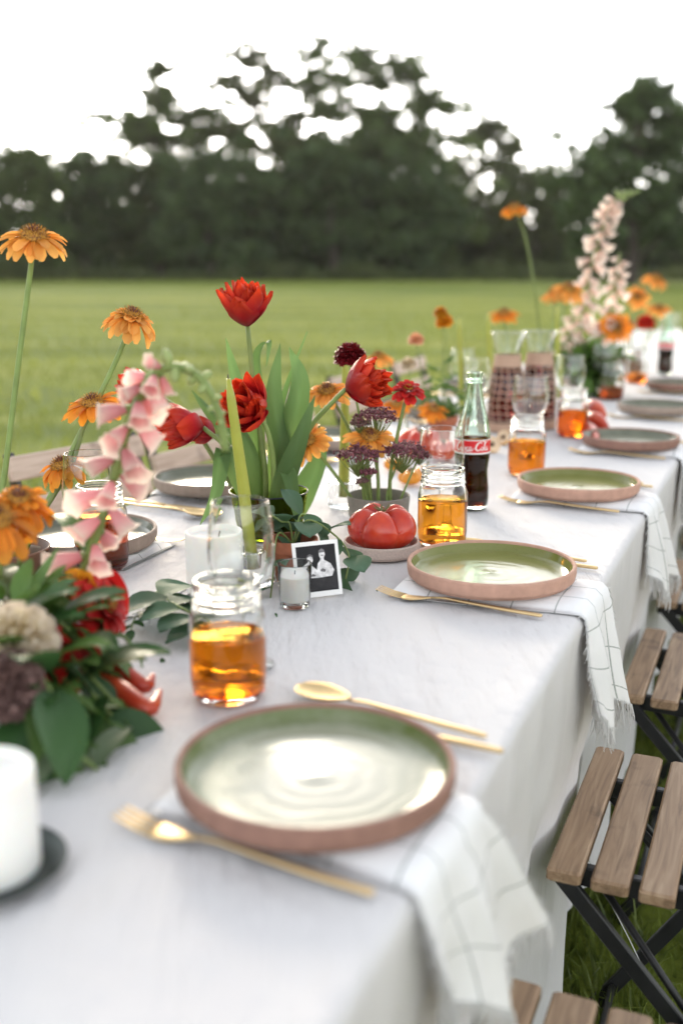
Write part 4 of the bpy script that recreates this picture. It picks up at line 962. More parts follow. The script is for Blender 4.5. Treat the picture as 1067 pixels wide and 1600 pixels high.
# ------------------------------------------------------------ candles
def pillar(label, p, r, h, tray=None):
    t = thing('pillar_candle', label, 'candle', p, 0)
    obj('wax', MB().lathe([(0, 0), (r*.985, 0), (r, .002), (r, h-.006), (r*.985, h-.0015), (r*.95, h), (r*.90, h-.0012), (r*.8, h-.007), (r*.4, h-.010), (0, h-.011)], 48), WAX, t)
    obj('wick', MB().tube([(0, 0, h-.012), (.0006, 0, h-.006), (.002, 0, h-.001)], .0011, 6), WICK, t); return t
pillar('white pillar candle standing behind the tea jar', lift(on(337, 922)), .0385, .083)
tr = lift(on(-18, 1362)); tt = thing('candle_tray', 'dark pewter saucer under the pillar candle', 'tray', tr, 0)
obj('dish', MB().lathe([(0, 0), (.040, 0), (.050, .003), (.0555, .0075), (.0565, .008), (.0545, .0068), (.048, .0042), (.040, .0032), (0, .003)], 40), DARKTRAY, tt)
pillar('white pillar candle standing on the dark pewter saucer', tr + Vector((0, 0, .0033)), .0375, .078)
def taper(label, p, top, r=.0105, hold=True):
    t = thing('candle_holder', 'ribbed clear glass holder under ' + label, 'candle holder', p, 0, 'ribbed glass candle holders')
    mb = MB(); n = 48; pr = [(0, 0), (.024, 0), (.0275, .002), (.0275, .045), (.0265, .047), (.0185, .048), (.0125, .046), (.0118, .020), (0, .019)]
    mb.lathe(pr, n); nv = []
    for x, y, z in mb.v:
        rr = math.hypot(x, y)
        if rr > .02 and .001 < z < .046: k = 1+.035*math.cos(math.atan2(y, x)*16); x *= k; y *= k
        nv.append((x, y, z))
    mb.v = nv; obj('glass', mb, GLASS, t)
    b = Vector((0, 0, .0205)); e = Vector(top)-p
    c = thing('taper_candle', label.replace('the ', '', 1), 'candle', p, 0, 'chartreuse taper candles')
    P = [b.lerp(e, k/10) for k in range(11)]; obj('wax', MB().tube(P, [r*(1-.48*k/10) for k in range(10)] + [r*.25], 16), TAPER, c)
    obj('wick', MB().tube([e, e+(e-b).normalized()*.006], .0009, 5), WICK, c)
p1 = lift(on(399, 912)); taper('the chartreuse taper leaning in front of the tulips', p1, at(357, 592, p1.y-.015))
p2 = lift(on(537, 792)); taper('the chartreuse taper behind the grey flower cup', p2, at(540, 552, p2.y))
p3 = lift(on(722, 662)); taper('the chartreuse taper behind the cola bottle', p3, at(717, 497, p3.y), .0095)
p4 = lift(on(768, 648)); taper('the chartreuse taper behind the first woven carafe', p4, at(762, 489, p4.y), .0095)
p5 = lift(on(872, 632)); taper('the chartreuse taper among the far foxgloves', p5, at(869, 478, p5.y), .0095)
vp = lift(on(461, 947)); vt = thing('votive_candle', 'small white votive candle in clear glass before the old photo', 'candle', vp, 0)
obj('glass', MB().lathe([(0, 0), (.018, 0), (.0195, .002), (.0222, .057), (.0218, .0578), (.0208, .057), (.0186, .009), (.0175, .0075), (0, .0075)], 40), GLASS, vt)
obj('wax', MB().lathe([(0, .0078), (.0172, .0078), (.0183, .0095), (.0197, .041), (.019, .0415), (.012, .0405), (0, .0402)], 40), WAX, vt)
obj('wick', MB().tube([(0, 0, .04), (.0005, 0, .0445)], .0008, 5), WICK, vt)

# ------------------------------------------------------------ old photograph
bl, br = on(464, 938), on(537, 929); tl = at(449, 853, bl.y+.016)
ex = (br-bl).normalized(); ey = (tl-bl); ey = (ey-ex*ey.dot(ex)).normalized(); ez = ex.cross(ey); W_, H_ = (br-bl).length*.98, .0735
Mp = Matrix(((ex.x, ey.x, ez.x, bl.x), (ex.y, ey.y, ez.y, bl.y), (ex.z, ey.z, ez.z, bl.z+.0012), (0, 0, 0, 1)))
ph = thing('photograph', 'small black and white print of a couple leaning on the terracotta pot', 'photograph'); ph.matrix_world = Mp
obj('paper', MB().box((W_/2, H_/2, 0), (W_, H_, .0008)), PAPER, ph, False)
def flat(name, pts, m, z): return obj(name, MB().add([(x*W_, y*H_, z) for x, y in pts] + [(x*W_, y*H_, z-.0003) for x, y in pts], [tuple(range(len(pts)))] + [(i, (i+1) % len(pts), len(pts)+(i+1) % len(pts), len(pts)+i)[::-1] for i in range(len(pts))]), m, ph, False)
flat('print', [(.075, .095), (.925, .095), (.925, .925), (.075, .925)], PRINT, .0008)
flat('print_backdrop', [(.10, .12), (.9, .12), (.9, .5), (.62, .36), (.5, .34), (.1, .33)], mat('photo_dark_tone', (.03, .028, .03), rough=.5, var=.5, scale=60, spec=.2), .0010)
flat('print_figure', [(.12, .36), (.50, .34), (.50, .47), (.43, .53), (.38, .57), (.385, .61), (.42, .66), (.41, .72), (.36, .75), (.30, .72), (.29, .66), (.315, .60), (.30, .57), (.2, .54), (.14, .47)], FIG, .0013)
flat('print_figure', [(.50, .34), (.80, .35), (.86, .45), (.80, .57), (.70, .63), (.655, .65), (.66, .69), (.69, .74), (.68, .81), (.62, .84), (.56, .80), (.56, .73), (.585, .68), (.575, .65), (.52, .60), (.49, .5)], FIG, .0013)
flat('print_hair', [(.555, .785), (.69, .785), (.675, .835), (.62, .86), (.565, .83)], FIG2, .0015)
flat('print_hair', [(.285, .70), (.30, .75), (.36, .78), (.425, .745), (.42, .70), (.40, .725), (.36, .735), (.31, .72)], FIG2, .0015)
flat('print_face', [(.60, .73), (.61, .725), (.625, .73), (.64, .725), (.65, .73), (.64, .742), (.61, .742)], FIG2, .0015)
flat('print_hands', [(.56, .45), (.66, .43), (.68, .47), (.62, .50), (.57, .49)], FIG2, .0015)
flat('print_hands', [(.33, .37), (.45, .37), (.44, .40), (.39, .42), (.34, .40)], FIG2, .0015)

# ------------------------------------------------------------ pots, cup, vase, bowl
def pot(label, p, r, h, rz=0):
    t = thing('terracotta_pot', label, 'pot', p, rz)
    obj('body', MB().lathe([(0, .002), (r*.68, 0), (r*.70, .002), (r*.90, h*.72), (r*.90, h*.73), (r, h*.74), (r, h-.002), (r*.98, h), (r*.90, h), (r*.88, h-.003), (r*.8, h*.5), (0, h*.4)], 36), TERRA, t)
    obj('soil', MB().lathe([(0, h*.80), (r*.6, h*.82), (r*.86, h*.78)], 24), mat('soil', (.03, .02, .014), rough=1, var=.5, scale=200, bump=.5), t); return t
potp = lift(on(459, 908)); tpot = pot('small terracotta pot behind the old photo', potp, .034, .062)
mk_ = MB()
for i, (x0, z0) in enumerate([(-.55, .022), (-.42, .019), (-.30, .021)]):          # pale brush marks on the pot
    a = math.pi*1.12+x0*.55; rr = .034*.82+.0004
    mk_.tube([((rr+.0025*s)*math.cos(a+.10*math.cos(q)), (rr+.0025*s)*math.sin(a+.10*math.cos(q)), z0+.006*math.sin(q)) for q, s in zip(np.linspace(0, 5, 9), np.linspace(0, 1, 9))], .0009, 4)
obj('painted_mark', mk_, WHITE, tpot)
pot2p = lift(on(690, 688)); pot('terracotta pot holding the feathery marigolds', pot2p, .040, .062)
cupp = lift(on(591, 822)); ct = thing('flower_cup', 'matte grey ceramic cup holding yarrow and coneflowers behind the tomato', 'cup', cupp, 0)
obj('body', MB().lathe([(0, .001), (.038, 0), (.043, .003), (.050, .020), (.0525, .050), (.0525, .0535), (.0515, .0545), (.0502, .0535), (.0495, .048), (.046, .018), (.036, .012), (0, .012)], 48), CONCRETE, ct)
obj('pin_frog', MB().lathe([(0, .0121), (.03, .0122), (.03, .022), (.028, .024), (0, .024)], 24), DARKTRAY, ct)
sp_ = lift(on(596, 865)); st_ = thing('saucer', 'speckled pale stoneware saucer under the big tomato', 'saucer', sp_, 0)
obj('body', MB().lathe([(0, .001), (.048, 0), (.053, .0012), (.0570, .006), (.0575, .0195), (.0565, .0212), (.0545, .0212), (.0535, .0195), (.052, .0085), (.047, .0065), (0, .0065)], 56), SPECK, st_)
vz = lift(on(421, 838)); vs_ = thing('tulip_vase', 'low olive green glass bowl vase holding the red tulips', 'vase', vz, 0)
VO = [(0, .001), (.040, 0), (.047, .002), (.051, .008), (.055, .025), (.0595, .055), (.0625, .072), (.0635, .0745)]
obj('glass', MB().lathe(VO + [(.062, .0752), (.0605, .073), (.0572, .055), (.0527, .025), (.048, .010), (.04, .006), (0, .006)], 48), OLIVEGLASS, vs_)
obj('water', MB().lathe([(0, .0058), (.04, .0058), (.0482, .0098), (.0529, .025), (.0567, .050), (.0562, .0505), (0, .0503)], 40), glass('olive_water', (.75, .80, .35), 1.33), vs_)
obj('rim_line', MB().tube([(.0632*math.cos(a), .0632*math.sin(a), .0754) for a in np.linspace(0, 2*math.pi, 49)], .0011, 6, False), mat('dark_rim', (.012, .014, .03), rough=.3), vs_)
bwp = lift(on(-10, 1085)); bw = thing('flower_bowl', 'brown clay bowl buried under the leafy bouquet', 'bowl', bwp, 0)
obj('body', MB().lathe([(0, .001), (.04, 0), (.045, .004), (.07, .035), (.078, .07), (.0785, .074), (.0765, .075), (.074, .07), (.066, .036), (.042, .010), (0, .008)], 40), BROWNBOWL, bw)
bw2 = lift(on(12, 905)); b2 = thing('flower_bowl', 'shallow brown bowl under the orange coneflowers behind the bouquet', 'bowl', bw2, 0)
obj('body', MB().lathe([(0, .001), (.03, 0), (.036, .004), (.055, .025), (.062, .045), (.0605, .047), (.0585, .045), (.052, .027), (.034, .01), (0, .008)], 40), BROWNBOWL, b2)
def budvase(label, p):
    t = thing('bud_vase', label, 'vase', p, 0, 'clear bud vases'); obj('glass', MB().lathe([(0, 0), (.018, 0), (.022, .003), (.024, .02), (.018, .05), (.011, .065), (.011, .085), (.0135, .092), (.0125, .0925), (.0095, .085), (.0095, .065), (.016, .05), (.0215, .02), (.019, .006), (0, .005)], 28), GLASS, t); return p + Vector((0, 0, .012))
bv1 = budvase('clear bud vase holding the coneflower behind the reaching tulip', lift(on(640, 690))); bv2 = budvase('clear bud vase holding the tall arching coneflower', lift(on(850, 640))); bv3 = budvase('clear bud vase behind the woven carafes', lift(on(800, 632)))
fv2 = lift(on(985, 588)); f2 = thing('flower_vase', 'dark clay vase under the far red ruffled flowers', 'vase', fv2, 0)
obj('body', MB().lathe([(0, .001), (.03, 0), (.045, .01), (.052, .035), (.048, .07), (.045, .075), (.042, .075), (.045, .065), (.047, .035), (.04, .014), (0, .01)], 32), BROWNBOWL, f2)
fvz = lift(on(908, 612)); fv = thing('flower_vase', 'dark clay vase under the tall far foxgloves', 'vase', fvz, 0)
obj('body', MB().lathe([(0, .001), (.035, 0), (.05, .01), (.058, .04), (.054, .075), (.05, .085), (.047, .085), (.05, .072), (.053, .04), (.046, .014), (0, .01)], 32), BROWNBOWL, fv)

# ------------------------------------------------------------ fruit
def tomato(label, p, R_, H_, seed, m=TOMATO, nl=6, rz=0):
    r = random.Random(seed); t = thing('tomato', label, 'tomato', p, rz); cr = sorted([2*math.pi*(i+r.uniform(-.25, .25))/nl for i in range(nl)]); am = [r.uniform(.75, 1.12) for _ in cr]
    mb = MB(); nt2, npz = 96, 26; prof = []
    def lob(a):
        for i in range(nl):
            a0 = cr[i]; a1 = cr[(i+1) % nl] + (2*math.pi if i == nl-1 else 0); aa = a if a >= a0 else a+2*math.pi
            if a0 <= aa < a1:
                x = min(max((aa-a0)/(a1-a0), 0.0), 1.0); return max(0, math.sin(math.pi*x))**.36, am[i]*max(0, math.sin(math.pi*x))**.6
        return 0, 0
    P = []
    for i in range(npz+1):
        v = math.pi*min(max(i/npz, .0005), .9995); row = []
        for j in range(nt2+1):
            a = 2*math.pi*(j % nt2)/nt2; l, k = lob(a % (2*math.pi)); up = max(0, -math.cos(v)); w = .04 + .07*math.sin(v)**2*(1-up) + .14*up
            rr = R_*(math.sin(v)**.82)*(1-w*(1-l))*(.94+.10*(k-.9)); z = H_/2*(1-math.cos(v)*1.0); z = H_*(.5-.5*math.cos(v)*-1*-1)
            z = H_*.5*(1-math.cos(v)); dim = .24*H_*math.exp(-(rr/(R_*.34))**2)*(1 if v > math.pi/2 else .25)
            if v > math.pi/2: z = z - dim - (1-l)*.11*H_*math.sin(v)**.5 + .14*H_*(k-.8)*abs(math.cos(v))
            else: z = z + dim*.6
            row.append((rr*math.cos(a), rr*math.sin(a), z))
        P.append(row)
    mb.grid(P); obj('flesh', mb, m, t)
    cx = MB(); zt = H_*.80
    for k in range(6):
        a = k*1.05+r.uniform(-.2, .2); L = R_*r.uniform(.22, .36); cx.tube(smoothpath([(0, 0, zt), (L*.45*math.cos(a), L*.45*math.sin(a), zt+.006), (L*math.cos(a+.3), L*math.sin(a+.3), zt+.012+r.uniform(-.003, .003))], 4), [.0016]*5+[.0012, .001, .0008, .0004], 5)
    cx.tube([(0, 0, zt-.002), (.001, 0, zt+.006), (.002, .002, zt+.011)], .002, 6); obj('calyx', cx, CALYX, t); return t
tomato('big ribbed red heirloom tomato sitting on the speckled saucer', sp_ + Vector((0, 0, .0068)), .0565, .070, 5, nl=5, rz=R(70))
tomato('ribbed red tomato on the cloth behind the flower cup', lift(on(655, 712)), .056, .066, 8, nl=5)
tomato('smaller red tomato beside the terracotta pot of marigolds', lift(on(692, 722)), .040, .05, 9, nl=5)
tomato('small orange tomato on the cloth behind the yarrow', lift(on(640, 757)), .026, .030, 11, TOMATO2, 5)
tomato('small yellow orange tomato beside its orange twin', lift(on(662, 748)), .022, .027, 12, TOMATO2, 4)
tomato('small orange tomato tucked behind the wine glass', lift(on(615, 735)), .024, .028, 13, TOMATO2, 5)
def pepper(label, pts, r, stem=True):
    base = Vector(pts[0]); t = thing('red_pepper', label, 'pepper', base, 0, 'red peppers'); P = smoothpath(pts, 6); n = len(P)-1
    obj('flesh', MB().tube(P, [r*(.55+.45*min(1, 3*i/n))*(1-.75*max(0, (i/n-.45)/.55)**1.6) for i in range(n+1)], 12), PEPPER, t, off=base)
    d = (P[0]-P[1]).normalized(); obj('stalk', MB().tube([P[0]-d*.002, P[0]+d*.010, P[0]+d*.02+Vector((0, 0, .004))], [.0035, .002, .0018], 6), STEM, t, off=base)
def onz(px, py, h): q = on(px, py, TZ+h); return q
pepper('long red pepper poking out of the bouquet, upper of the pair', [onz(150, 1012, .035), onz(185, 1045, .026), onz(226, 1072, .014), onz(240, 1054, .020)], .0098)
pepper('long red pepper poking out of the bouquet, lower of the pair', [onz(150, 1050, .03), onz(190, 1080, .022), onz(232, 1108, .013), onz(250, 1080, .018)], .0105)
pepper('short red pepper lying beside the dark tea jar', [onz(920, 632, .055), onz(930, 640, .05), onz(944, 650, .04)], .024)
pepper('red pepper leaning out under the far flowers', [onz(920, 648, .045), onz(934, 658, .034), onz(950, 672, .018)], .019)
pepper('red pepper lying on the cloth before the far flowers', [onz(914, 664, .024), onz(924, 676, .02), onz(932, 690, .015)], .018)
def fruit_half(label, p, r, rz):
    t = thing('fruit_half', label, 'fruit', p, rz); M = Matrix.Translation((0, 0, r*.86)) @ Matrix.Rotation(R(58), 4, 'X')
    hp = [(0, -r)] + [(r*math.sin(a), -r*math.cos(a)) for a in (.3, .6, .9, 1.2, 1.45)] + [(r, 0), (r*.93, .001)]
    obj('rind', MB().lathe(hp, 24), mat('fruit_rind', (.62, .34, .08), rough=.5, var=.3), t, M=M)
    obj('cut_face', MB().lathe([(r*.935, .0006), (r*.5, .0012), (r*.3, -.002), (0, -.004)], 24), mat('fruit_flesh', (.74, .55, .36), rough=.5, var=.15), t, M=M)
    obj('pit', MB().lathe([(0, -.005), (r*.24, -.002), (r*.2, .003), (0, .006)], 12), mat('fruit_pit', (.07, .035, .02), rough=.8, var=.3), t, M=M)
fruit_half('cut fruit half with dark pit beside the cola bottle', lift(on(768, 706)), .021, R(15))
fruit_half('cut fruit half lying behind the other half', lift(on(785, 694)), .020, R(-50))

# ------------------------------------------------------------ tulips in the olive vase
vb = vz + Vector((0, 0, .012)); Yv = vz.y
def vp_(dx, dy): return vb + Vector((dx, dy, 0))
tulip('upright red double tulip standing tallest in the olive vase', [vp_(-.01, .01), at(415, 740, Yv), at(398, 620, Yv), at(387, 510, Yv)], (-.08, -.15, 1), .26, 1.38,
      [([vp_(-.01, .01), at(400, 700, Yv+.03), at(372, 600, Yv+.04), at(353, 528, Yv+.03)], .040, (1, .1, 0), .3), ([vp_(0, .02), at(430, 690, Yv+.05), at(452, 600, Yv+.05), at(480, 518, Yv+.04)], .026, (1, .5, 0), .5), ([vp_(-.01, .01), at(408, 640, Yv+.02), at(402, 560, Yv+.02), at(420, 535, Yv), at(416, 575, Yv-.01)], .022, (1, .4, 0), .3)])
tulip('open red double tulip turned towards the taper candle', [vp_(.0, -.015), at(428, 740, Yv-.02), at(420, 680, Yv-.03), at(405, 648, Yv-.03)], (-.45, -.70, .40), .34, 1.42,
      [([vp_(.01, -.01), at(440, 720, Yv-.01), at(428, 620, Yv+.01), at(438, 536, Yv+.02)], .052, (1, -.1, 0), .2), ([vp_(.01, 0), at(452, 700, Yv), at(470, 600, Yv+.01), at(452, 542, Yv+.02)], .058, (1, .3, 0), -.2)])
tulip('nodding red tulip hanging left over the cloth from the olive vase', [vp_(-.02, -.01), at(385, 770, Yv-.02), at(358, 705, Yv-.01), at(318, 668, Yv)], (-1, -.25, .05), .16, 1.38,
      [([vp_(-.02, -.01), at(380, 760, Yv-.03), at(352, 700, Yv-.03), at(338, 770, Yv-.04), at(312, 822, Yv-.05)], .042, (.9, .4, .2), .4), ([vp_(-.02, 0), at(395, 720, Yv-.02), at(365, 660, Yv-.02), at(385, 720, Yv-.05)], .036, (1, .4, .1), .2)])
tulip('wide open red tulip reaching out over the grey flower cup', [vp_(.02, 0), at(452, 740, Yv+.01), at(485, 668, Yv+.01), at(520, 628, Yv), at(540, 608, Yv-.005)], (.9, -.35, .25), .34, 1.36,
      [([vp_(.02, -.01), at(440, 770, Yv-.03), at(468, 690, Yv-.035), at(492, 618, Yv-.02)], .050, (1, -.2, .3), .5), ([vp_(.02, -.02), at(435, 780, Yv-.055), at(450, 740, Yv-.08), at(462, 790, Yv-.095), at(470, 838, Yv-.10)], .036, (1, .2, .1), .3), ([vp_(.02, .02), at(470, 780, Yv+.05), at(500, 720, Yv+.06), at(498, 665, Yv+.06)], .060, (1, .2, .2), .3)])
tulip('small orange red tulip behind the foxglove tip', [vp_(-.02, .01), at(380, 740, Yv+.03), at(352, 690, Yv+.03), at(336, 680, Yv+.03)], (-1, .2, .2), .1, .8, [])
tulip('red tulip half hidden behind the foxglove arch', [vp_(-.02, .02), at(350, 740, Yv+.06), at(290, 650, Yv+.07), at(236, 612, Yv+.06)], (-.9, .1, .25), .35, 1.1, [([vp_(-.02, .02), at(370, 700, Yv+.05), at(325, 640, Yv+.05), at(300, 610, Yv+.05)], .03, (1, .2, 0), .5)])

# ------------------------------------------------------------ flowers in the grey cup
cb = cupp + Vector((0, 0, .023)); Yc = cupp.y
def cp(dx, dy): return cb + Vector((dx, dy, 0))
coneflower('orange coneflower leaning left of the cup against tulip leaves', [cp(-.03, .0), at(530, 750, Yc-.02), at(495, 705, Yc-.03), at(480, 690, Yc-.03)], (-.25, -.6, .75), .95, .25)
coneflower('orange coneflower with amber crown behind the reaching tulip', [cp(-.015, .02), at(565, 720, Yc+.02), at(535, 650, Yc+.02), at(511, 612, Yc+.02)], (-.1, -.45, 1), .95, .30)
coneflower('orange coneflower low among the burgundy yarrow', [cp(.0, .0), at(590, 740, Yc), at(582, 700, Yc), at(578, 684, Yc)], (.05, -.5, 1), 1.0, .25)
pompon('deep maroon ruffled flower topping the grey cup', [cp(-.01, .02), at(570, 700, Yc+.02), at(556, 620, Yc+.02), at(547, 560, Yc+.02)], (0, -.1, 1), .026, DARKRED, 'flower', 'ruffled_flower', .8, 220, .55)
zinnia('red zinnia on a long green stem beside the yarrow', [cp(.02, .0), at(610, 740, Yc), at(625, 660, Yc), at(637, 612, Yc)], (.10, -.35, 1), 1.05)
yarrow('burgundy yarrow head highest in the grey cup', [cp(.0, .015), at(590, 730, Yc+.02), at(588, 652, Yc+.02)], .036)
yarrow('burgundy yarrow head leaning left in the grey cup', [cp(-.01, -.02), at(570, 770, Yc-.02), at(560, 712, Yc-.03)], .035, dens=1.2)
yarrow('burgundy yarrow head leaning right in the grey cup', [cp(.02, -.01), at(605, 770, Yc), at(628, 706, Yc-.01)], .036, dens=1.2)
yarrow('small yarrow head at the far right of the cup', [cp(.03, 0), at(630, 770, Yc), at(655, 712, Yc)], .016, dens=.5)
yarrow('small yarrow head hanging low before the cup stems', [cp(-.005, -.02), at(578, 775, Yc-.03), at(574, 738, Yc-.035)], .014, dens=.5)
yarrow('tiny pale yarrow head at the rim of the cup', [cp(-.015, -.02), at(568, 778, Yc-.03), at(566, 752, Yc-.04)], .010, m=SCAB, dens=.4)
yarrow('thin pale yarrow spray beside the highest yarrow head', [cp(-.01, .01), at(575, 720, Yc+.01), at(562, 662, Yc+.01)], .018, m=SCAB, dens=.5)

# ------------------------------------------------------------ feathery marigolds in the second pot
mbp = pot2p + Vector((0, 0, .05)); Ym = pot2p.y
for lab, hd, m_, R_ in [('deep orange marigold highest over the terracotta pot', (694, 498), MARIGOLD, .022), ('orange marigold just behind the highest marigold', (688, 484), MARIGOLD, .017), ('peach flower on a thin stem beside the marigolds', (650, 526), PEACHPETAL, .019), ('pale cream flower below the peach one', (638, 564), CREAMPETAL, .019)]:
    x, y = hd; pompon(lab, [mbp+Vector((jit(.01), jit(.01), 0)), at((x+690)/2+4, 640, Ym), at(x+(4 if x > 660 else 8), y+50, Ym), at(x, y+6, Ym)], (jit(.2), -.3, 1), R_, m_, 'marigold' if m_ is MARIGOLD else 'flower', 'marigold' if m_ is MARIGOLD else 'pompon_flower', .75, 120, .5, stemr=.0014)
def feathery(label, pts, n, L):
    base = Vector(pts[0]); t = thing('feathery_foliage', label, 'foliage', base, 0, 'feathery marigold leaves'); P = smoothpath(pts, 8); stem_obj(t, pts, .0015, base, n=5)
    me = pmesh(('feather', L), L, .0065, LEAF, 'leaf', .2, .8, 1.4, 5, 2)
    for i in range(n):
        p = P[int(len(P)*(.15+.8*i/n))]; a = i*2.4; frond = Vector((math.cos(a), math.sin(a), .5)).normalized()
        for k in range(7):
            q = p + frond*L*.22*k; s = frond.cross(Vector((0, 0, 1)))*(1 if k % 2 else -1)
            put('leaf', me, t, along(q-base, frond*.9+s*.9+Vector((0, 0, jit(.3)))) @ Matrix.Scale(1.1-.08*k, 4))
for lab, hx, hy in [('feathery green leaves rising under the deep orange marigold', 692, 540), ('feathery green leaves spreading towards the cola bottle', 728, 590), ('feathery green leaves spreading towards the red zinnia', 655, 585)]:
    feathery(lab, [mbp+Vector((jit(.01), jit(.01), 0)), at((hx+690)/2, 640, Ym+jit(.03)), at(hx, hy, Ym+jit(.05))], 11, .030)
coneflower('orange coneflower between the zinnia and the marigold leaves', [mbp, at(655, 640, Ym-.03), at(620, 632, Ym-.05)], (-.1, -.5, 1), .95, .35, ECHI2)
coneflower('orange coneflower tucked low in the marigold leaves', [mbp, at(682, 655, Ym-.03), at(677, 640, Ym-.05)], (.2, -.5, 1), .9, .35, ECHI2)
coneflower('orange coneflower behind the reaching tulip', [bv1, at(625, 630, Ym+.03), at(591, 558, Ym+.05)], (-.1, -.3, 1), 1.0, .45)

# ------------------------------------------------------------ far flowers past the carafes
fb = fvz + Vector((0, 0, .06)); Yf = fvz.y
foxglove('tall blush foxglove spire bending at its bud tip', [fb, at(905, 540, Yf), at(918, 440, Yf), at(945, 345, Yf), at(965, 310, Yf), at(1000, 298, Yf)], BLUSH, 50, .10, .80, 1.2, (-.2, -1, -.2), .9)
foxglove('shorter blush foxglove spire behind the tallest one', [fb+Vector((.02, .02, 0)), at(935, 540, Yf+.12), at(958, 460, Yf+.12), at(968, 395, Yf+.12)], BLUSH, 22, .35, .97, 1.1, (.2, -1, -.2), .9, bud=0)
foxglove('low blush foxglove leaning towards the carafes', [fb, at(885, 590, Yf-.05), at(885, 540, Yf-.06), at(897, 490, Yf-.06)], BLUSH, 22, .15, .97, 1.05, (-.3, -1, -.2), .9, bud=0)
coneflower('tall single coneflower arching over the woven carafes', [bv2, at(846, 560, Yf-.1), at(836, 460, Yf-.1), at(820, 370, Yf-.1), at(803, 325, Yf-.1)], (-.12, -.15, 1), 1.15, .5, ECHI2)
coneflower('coneflower with dark eye before the blush foxglove', [fb, at(872, 540, Yf-.12), at(885, 465, Yf-.12), at(888, 452, Yf-.12)], (.1, -.5, 1), 1.45, .45)
coneflower('coneflower with no eye showing beside the dark eyed one', [fb, at(866, 545, Yf-.08), at(868, 470, Yf-.08), at(868, 456, Yf-.08)], (-.3, -.1, 1), 1.35, .5)
coneflower('coneflower peering over the rim of the carafes', [bv3, at(793, 560, Yf), at(788, 498, Yf), at(787, 490, Yf)], (-.1, -.25, 1), 1.3, .4, ECHI2)
coneflower('coneflower facing the camera among the red far flowers', [fb, at(945, 560, Yf+.1), at(960, 525, Yf+.1), at(962, 512, Yf+.1)], (.1, -.9, .4), 1.4, .2, ECHI2)
Yg = Yf+.75
coneflower('peach coneflower raised on a bent far stem', [fv2+Vector((.01, 0, .02)), at(985, 520, Yg), at(1005, 465, Yg), at(1024, 436, Yg)], (.3, -.3, 1), 1.45, .5)
coneflower('dark eyed coneflower on the leaning far leaf stem', [fv2+Vector((-.01, 0, .02)), at(978, 520, Yg), at(990, 475, Yg), at(994, 464, Yg)], (0, -.7, .5), 1.3, .2)
coneflower('small orange coneflower near the far cola bottle', [fv2+Vector((.02, .01, .02)), at(1018, 520, Yg+.2), at(1029, 482, Yg+.2)], (0, -.4, 1), 1.35, .35)
for lab, x, y, R_, dY in [('red ruffled flower near the far wine glass', 1008, 500, .038, .75), ('red ruffled flower beside the orange coneflower facing out', 975, 506, .036, .5), ('coral ruffled flower low by the far tea jar', 948, 545, .036, .2), ('red ruffled flower between the blush foxgloves', 932, 512, .026, .15)]:
    pompon(lab, [(fv2+Vector((0, 0, .03))) if dY > .45 else fb, at(x-4, y+40, Yf+dY), at(x, y+6, Yf+dY)], (jit(.2), -.4, 1), R_, TULIP if 'red' in lab else PEACHPETAL, 'flower', 'ruffled_flower', .7, 110, .6)
for lab, x, y in [('leafy sprig at the foot of the low foxglove', 872, 560), ('leafy sprig spilling beside the dark tea jar', 932, 590), ('leafy sprig spilling over the red peppers', 922, 615), ('leafy sprig rising behind the carafes', 855, 555), ('leafy sprig among the red far flowers', 965, 560), ('leafy sprig under the coral ruffled flower', 948, 575)]:
    sprig(lab, [fb+Vector((jit(.02), jit(.02), 0)), at((x+905)/2, (y+590)/2-10, Yf-.05), at(x, y, Yf+jit(.1)-.05)], 'mid', 18, 1.6, .15, group='leafy sprigs in the far vase')
for lab, x, y in [('big leafed sprig standing before the dark clay vase', 878, 572), ('big leafed sprig over the wine glass by the peppers', 905, 566), ('big leafed sprig under the orange facing coneflower', 938, 560), ('big leafed sprig falling towards the peppers', 930, 612), ('big leafed sprig falling towards the far tea jars', 948, 598), ('big leafed sprig at the neck of the dark clay vase', 912, 588)]:
    sprig(lab, [fb+Vector((jit(.02), -.02, .01)), at((x+908)/2, (y+575)/2-15, Yf-.09), at(x, y, Yf-.14)], 'fresh', 16, 1.5, .2, group='big leafed sprigs in the far vase')

# ------------------------------------------------------------ coneflowers and bouquet at the foxglove end
Yb = bw2.y
def bp(dx, dy, dz=.03): return bw2 + Vector((dx, dy, dz))
coneflower('tallest orange coneflower with red crown on a long bare stem', [bp(-.02, 0), at(8, 740, Yb), at(28, 580, Yb), at(46, 440, Yb), at(54, 372, Yb)], (.12, -.32, 1), 1.12, .42, r=.0036)
coneflower('double orange coneflower bending right on its stem', [bp(.02, .01), at(115, 700, Yb+.04), at(165, 600, Yb+.06), at(196, 530, Yb+.06), at(206, 498, Yb+.06)], (.28, -.15, 1), 1.08, .62, pom=True, r=.0036)
coneflower('orange coneflower half behind the pink bells', [bp(.01, 0), at(105, 740, Yb+.03), at(132, 665, Yb+.04), at(146, 632, Yb+.04)], (-.1, -.3, 1), 1.05, .3, ECHI2)
coneflower('orange coneflower low behind the foxglove bells', [bp(.01, .02), at(85, 770, Yb+.03), at(98, 728, Yb+.03)], (-.2, -.3, 1), .95, .5, ECHI2)
Yq = 1.10
coneflower('big dark orange coneflower drooping over the brown bowl', [bwp+Vector((.0, .03, .05)), at(30, 900, Yq), at(32, 810, Yq), at(30, 785, Yq)], (.15, -.35, 1), 1.08, .8, ECHI2, pom=True)
coneflower('rusty coneflower at the edge of the dark orange one', [bwp+Vector((-.02, .03, .05)), at(0, 900, Yq-.05), at(-8, 815, Yq-.05)], (.1, -.3, 1), 1.2, .6, ECHI2)
Yx = 1.08
